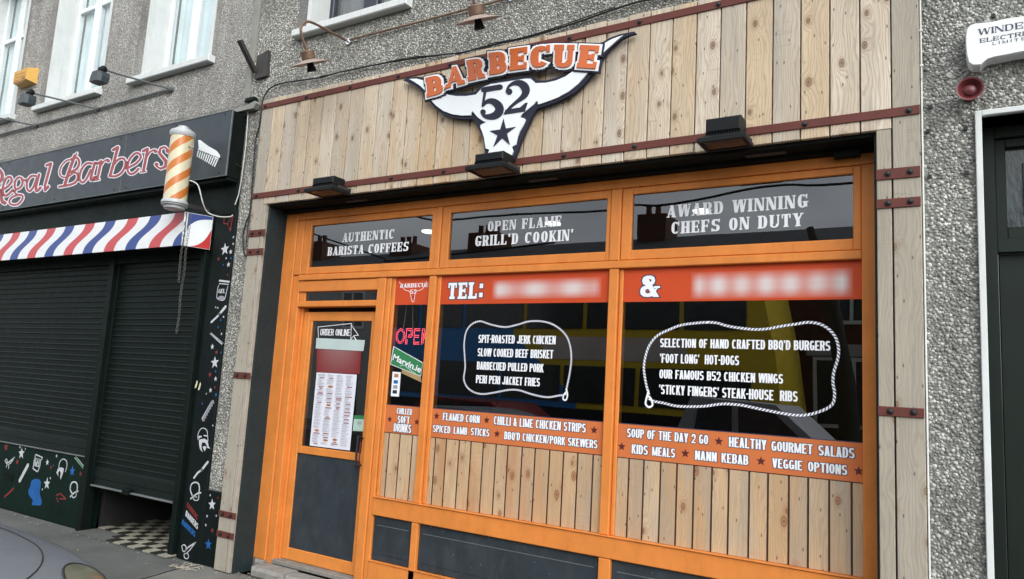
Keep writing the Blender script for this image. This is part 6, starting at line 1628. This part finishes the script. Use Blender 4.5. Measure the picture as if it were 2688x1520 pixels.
# headlamps wrap the front corners
from mathutils.bvhtree import BVHTree
def lamp(sg):
    bpy.context.view_layer.update()
    body = [c for c in car.children if c.name.startswith('body')][0]
    dg = bpy.context.evaluated_depsgraph_get(); bv = BVHTree.FromObject(body, dg)
    m = MB(); N = 14; idx = {}
    def hit(r_, a):
        x = -2.83 + .19 * r_ * math.cos(a); y = YC + sg * (.66 + .10 * r_ * math.sin(a))
        h_ = bv.ray_cast(Vector((x, y, 2)), Vector((0, 0, -1)))
        if h_[0] is None: h_ = bv.find_nearest(Vector((x, y, .7)))
        return tuple(h_[0] + h_[1] * .007)
    m.v.append(hit(0, 0))
    R_ = (.25, .5, .75, .9, 1.0)
    for r_ in R_:
        for j in range(28): m.v.append(hit(r_, 2 * PI * j / 28))
    for j in range(28): m.f.append((0, 1 + j, 1 + (j + 1) % 28))
    for k in range(len(R_) - 1):
        for j in range(28):
            a_ = 1 + k * 28 + j; b2 = 1 + k * 28 + (j + 1) % 28; m.f.append((a_, a_ + 28, b2 + 28, b2))
    o = m.build('headlight', MT['headlamp'], car, True)
    rim_ = [m.v[1 + (len(R_) - 1) * 28 + j] for j in range(28)]
    MB().tube(rim_ + [rim_[0]], .0045, 5, cap=False).build('headlight_seal', MT['black'], o)
lamp(1); lamp(-1)
part('grille', -2.83, -2.78, YC - .42, YC + .42, .38, .52, MT['black'], car); part('bumper', -2.86, -2.74, YC - .68, YC + .68, .16, .36, MT['carpaint'], car, .03)
part('number_plate', -2.74, -2.73, YC - .26, YC + .26, .22, .33, MT['white'], car)
bpy.context.view_layer.update()
_b = BVHTree.FromObject([c for c in car.children if c.name.startswith('body')][0], bpy.context.evaluated_depsgraph_get())
_s = []
for _x, _y in catmull([(-3.95, .66, 0), (-3.5, .66, 0), (-3.2, .62, 0), (-2.98, .50, 0), (-2.86, .30, 0), (-2.82, 0, 0)], 5) and [(v.x, v.y) for v in catmull([(-3.95, .66, 0), (-3.5, .66, 0), (-3.2, .62, 0), (-2.98, .50, 0), (-2.86, .30, 0), (-2.82, 0, 0)], 5)]:
    _h = _b.ray_cast(Vector((_x, YC + _y, 2)), Vector((0, 0, -1)))
    if _h[0] is not None: _s.append(tuple(_h[0] + Vector((0, 0, .0005))))
tube('bonnet_seam', _s, .0035, MT['black'], car, 6)

# ================================================================== ACROSS THE STREET (seen in the glass)
def terrace(x0, x1, y, mat, label, wins, door, chim):
    t = thing('terraced_house', (x0, -y, 0), label, 'house', 'houses facing across the street')
    w = MB(); w.box(x0, x1, -y - 8, -y, -.1, 5.55); w.build('wall', mat, t)
    r = MB(); r.v = [(x0, -y + .25, 5.5), (x1, -y + .25, 5.5), (x1, -y - 4, 7.0), (x0, -y - 4, 7.0), (x0, -y - 8.2, 5.5), (x1, -y - 8.2, 5.5)]
    r.f = [(0, 1, 2, 3), (3, 2, 5, 4), (0, 3, 4), (1, 5, 2), (0, 4, 5, 1)]; ro = r.build('roof', MT['roof'], t)
    for (cx_, w_, zt) in chim:
        c = part('chimney', cx_ - w_ / 2, cx_ + w_ / 2, -y - 4.4, -y - 3.2, 5.8, zt, MT['brickm'], ro)
        for i in range(max(2, int(w_ / .35))):
            a = cx_ - w_ / 2 + .18 + i * .33
            if a < cx_ + w_ / 2 - .1: MB().lathe([(.11, 0), (.09, .35), (.11, .40)], (a, -y - 3.8, zt), 'Z', 10).build('chimney_pot', MT['brickm'], ro)
    for (wx, wz, ww, wh) in wins:
        f = MB(); a, b_ = wx - ww / 2, wx + ww / 2; e = .09; yy = -y + .03
        f.box(a, b_, -y + .001, yy, wz, wz + e).box(a, b_, -y + .001, yy, wz + wh - e, wz + wh).box(a, a + e, -y + .001, yy, wz + e, wz + wh - e).box(b_ - e, b_, -y + .001, yy, wz + e, wz + wh - e).box(wx - .04, wx + .04, -y + .001, yy, wz + e, wz + wh - e)
        fo = f.build('window', MT['white'], t); MB().box(a + e, b_ - e, -y + .001, -y + .015, wz + e, wz + wh - e).build('pane', MT['buswin'], fo)
        part('window_lintel', a - .15, b_ + .15, -y + .001, -y + .06, wz + wh + .02, wz + wh + .30, MT['rendered'], t)
    for dx in door:
        d = MB().box(dx - .45, dx + .45, -y + .002, -y + .04, 0, 2.1).build('door', MT['pdoor'], t)
    return t
terrace(-3.9, 2.6, 15.2, MT['brickm'], 'brick terraced house with white windows across the street, mirrored at the right of the glass', [(-2.4, 3.6, .75, 1.3), (.6, 3.6, 1.1, 1.3), (-2.35, 1.05, 1.9, 1.75), (1.3, 1.0, 1.6, 1.5)], [-.6], [(2.1, 1.0, 7.5)])
terrace(-10.6, -3.92, 15.2, MT['rendered'], 'pale rendered terraced house across the street behind the bus', [(-9.2, 3.4, 1.1, 1.4), (-6.0, 3.4, 1.1, 1.4), (-8.9, 1, 1.6, 1.5)], [-5.6], [(-8.97, 1.0, 7.67)])
terrace(-17.4, -10.62, 15.2, MT['brickm'], 'brick terraced house with twin chimneys across the street', [(-15.9, 3.4, 1.1, 1.4), (-12.4, 3.4, 1.1, 1.4)], [-14], [(-16.18, .62, 7.47), (-15.48, .50, 7.48)])
terrace(-24.4, -17.42, 15.2, MT['rendered'], 'cream rendered terraced house across the street at the far left', [(-22.5, 3.4, 1.1, 1.4), (-19.2, 3.4, 1.1, 1.4), (-22.5, 1, 1.8, 1.5)], [-19.2], [(-19.9, 1.2, 7.25)])
terrace(-31.6, -24.42, 15.2, MT['brickm'], 'brick terraced house at the end of the row across the street', [(-29.5, 3.4, 1.1, 1.4), (-26.2, 3.4, 1.1, 1.4)], [-26.2], [(-25.0, 1.0, 7.6)])
# double-decker bus
bus = thing('double_decker_bus', (-8, -11, 0), 'yellow and blue double decker bus mirrored in the big shop windows', 'bus')
by = -10.2; B0, B1 = -13.6, -3.05
m = MB(); P = [(B0, .0), (B1 + .15, .0), (B1 + .05, 1.2), (B1 - .12, 2.6), (B1 - .45, 4.25), (B1 - .75, 4.33), (B0 + .3, 4.33), (B0, 4.1)]
k = len(P); m.v = [(a, by, b_ + .05) for a, b_ in P] + [(a, by - 2.5, b_ + .05) for a, b_ in P]
m.f = [tuple(range(k)), tuple(range(k, 2 * k))[::-1]] + [(j, (j + 1) % k, k + (j + 1) % k, k + j) for j in range(k)]
m.build('body', MT['busyellow'], bus)
flat('blue_panel', [[(B0 + .02, .4), (-7.3, .4), (-7.4, 1.4), (-9.1, 2.86), (-9.1, 2.9), (-9.4, 4.2), (B0 + .02, 4.1)]], by + .004, .003, MT['busblue'], bus)
flat('skirt_shade', [[(B0 + .02, .12), (B1 + .1, .12), (B1 + .1, 1.20), (-7.6, 1.22), (B0 + .02, 1.22)]], by + .010, .003, MT['black'], bus)  # lower side blacked out in place of shadow and mirrored cars there
flat('advert_band', [[(-8.1, 2.30), (-4.9, 2.30), (-4.9, 2.80), (-8.5, 2.80)]], by + .010, .003, MT['busad'], bus)
for i, xa in enumerate((-13.3, -11.9, -10.5, -8.75, -7.2, -6.3, -4.98)):
    xb = (-12.0, -10.6, -8.85, -7.3, -6.4, -5.08, -3.7)[i]
    MB().bbox(xa, xb, by + .010, by + .02, 2.98, 3.95, .004).build('window', MT['buswin'], bus)
for i, xa in enumerate((-13.3, -11.2, -9.35, -7.7, -5.9)):
    xb = (-11.35, -9.45, -7.8, -6.0, -3.6)[i]
    MB().bbox(xa, xb, by + .014, by + .024, 1.35, 2.16, .004).build('window', MT['buswin'], bus)
for wx in (-11.2, -5.0):
    MB().lathe([(.2, .0), (.48, .0), (.5, .04), (.5, .2)], (wx, by + .03 - .2, .38), 'Y', 24).build('wheel', MT['tyre'], bus, True)
# pickup and small dark car on the far lane
def simple_car(name, pos, prof, glass, wy, mat, label, cat, wheels, half=.9):
    x, y = pos; t = thing(name, (x, y, -.12), label, cat); m = MB(); k = len(prof)
    m.v = [(x + a, y + half, b_ - .12) for a, b_ in prof] + [(x + a, y - half, b_ - .12) for a, b_ in prof]
    m.f = [tuple(range(k)), tuple(range(k, 2 * k))[::-1]] + [(j, (j + 1) % k, k + (j + 1) % k, k + j) for j in range(k)]
    m.build('body', mat, t)
    for g_ in glass: flat('side_window', [[(x + a, b_ - .12) for a, b_ in g_]], y + half + .012, .01, MT['buswin'], t)
    for wx in wheels:
        w = MB().lathe([(.2, 0), (.34, 0), (.36, .04), (.36, .2)], (x + wx, y + half - .16, .24), 'Y', 24).build('tyre', MT['tyre'], t, True)
        MB().lathe([(.03, 0), (.2, .0), (.2, .02)], (x + wx, y + half + .025, .24), 'Y', 16).build('rim', MT['rim'], w, True)
        tube('wheel_arch', [(x + wx + .46 * math.cos(a), y + half + .004, .24 + .46 * math.sin(a)) for a in [PI * i / 14 for i in range(15)]], .03, MT['lampgrey'], t)
    return t
simple_car('pickup_truck', (-3.0, -7.9), [(-2.6, .45), (2.35, .45), (2.4, .95), (1.2, 1.10), (.55, 1.68), (-.75, 1.74), (-1.0, 1.12), (-2.6, 1.12)],
           [[(-.68, 1.14), (-.62, 1.62), (-.10, 1.65), (-.10, 1.12)], [(0, 1.12), (0, 1.65), (.5, 1.60), (1.0, 1.12)]], 0, paint('pickup_silver', (.50, .51, .53), .4, .03, bmp=0), 'silver crew cab pickup truck standing across the street, mirrored in the right pane', 'pickup truck', [-1.75, 1.6])
simple_car('parked_car', (-8.2, -7.9), [(-2.1, .4), (2.1, .4), (2.1, .8), (1.3, .98), (.6, 1.42), (-.9, 1.46), (-1.7, 1.02), (-2.1, .95)],
           [[(-1.2, 1.02), (-.85, 1.38), (-.2, 1.40), (-.2, 1.0)], [(-.1, 1.0), (-.1, 1.40), (.55, 1.36), (1.05, 1.0)]], 0, MT['redcar'], 'dark red car standing across the street, mirrored low in the middle pane', 'car', [-1.35, 1.35], .85)
# street tree trunk and overhead wires mirrored in the panes
tt = thing('street_tree', (-2.15, -12.9, 0), 'street tree trunk standing on the far pavement behind the bus', 'tree')
MB().tube([(-2.1, -12.9, 0), (-2.25, -12.9, 2.2), (-2.6, -12.9, 4.2), (-3.0, -12.9, 5.6)], .2, 12, radii=[.24, .19, .16, .08]).build('trunk', MT['trunkm'], tt, True)
for nm, P, lb in (('overhead_wire', [('F', 1500, 770), ('F', 1945, 828), ('G', 300, 825), ('G', 900, 775), ('G', 1790, 740), ('H', 220, 685), ('H', 420, 690), ('H', 700, 655), ('H', 1100, 580), ('H', 1400, 520), ('H', 1700, 495), ('H', 2320, 470)], 'slack overhead wire across the street mirrored in the fanlights'),
                  ('overhead_wire', [('F', 1300, 1130), ('F', 1480, 1195), ('F', 1620, 1215)], 'short low overhead wire mirrored in the coffees fanlight')):
    Q = [mirror_pt(*p, 8.0) for p in P]
    e0 = (Q[0][0] - 3.0, Q[0][1] - .1) if len(P) > 4 else (Q[0][0] - 2.0, Q[0][1] + .6); e1 = (Q[-1][0] + 4.0, Q[-1][1] + .2)
    o = tube(nm, catmull([(a, -8.0, b_) for a, b_ in ([e0] + Q + [e1])], 4), .022, MT['cable'], None, 6); tag(o, lb, 'wire')
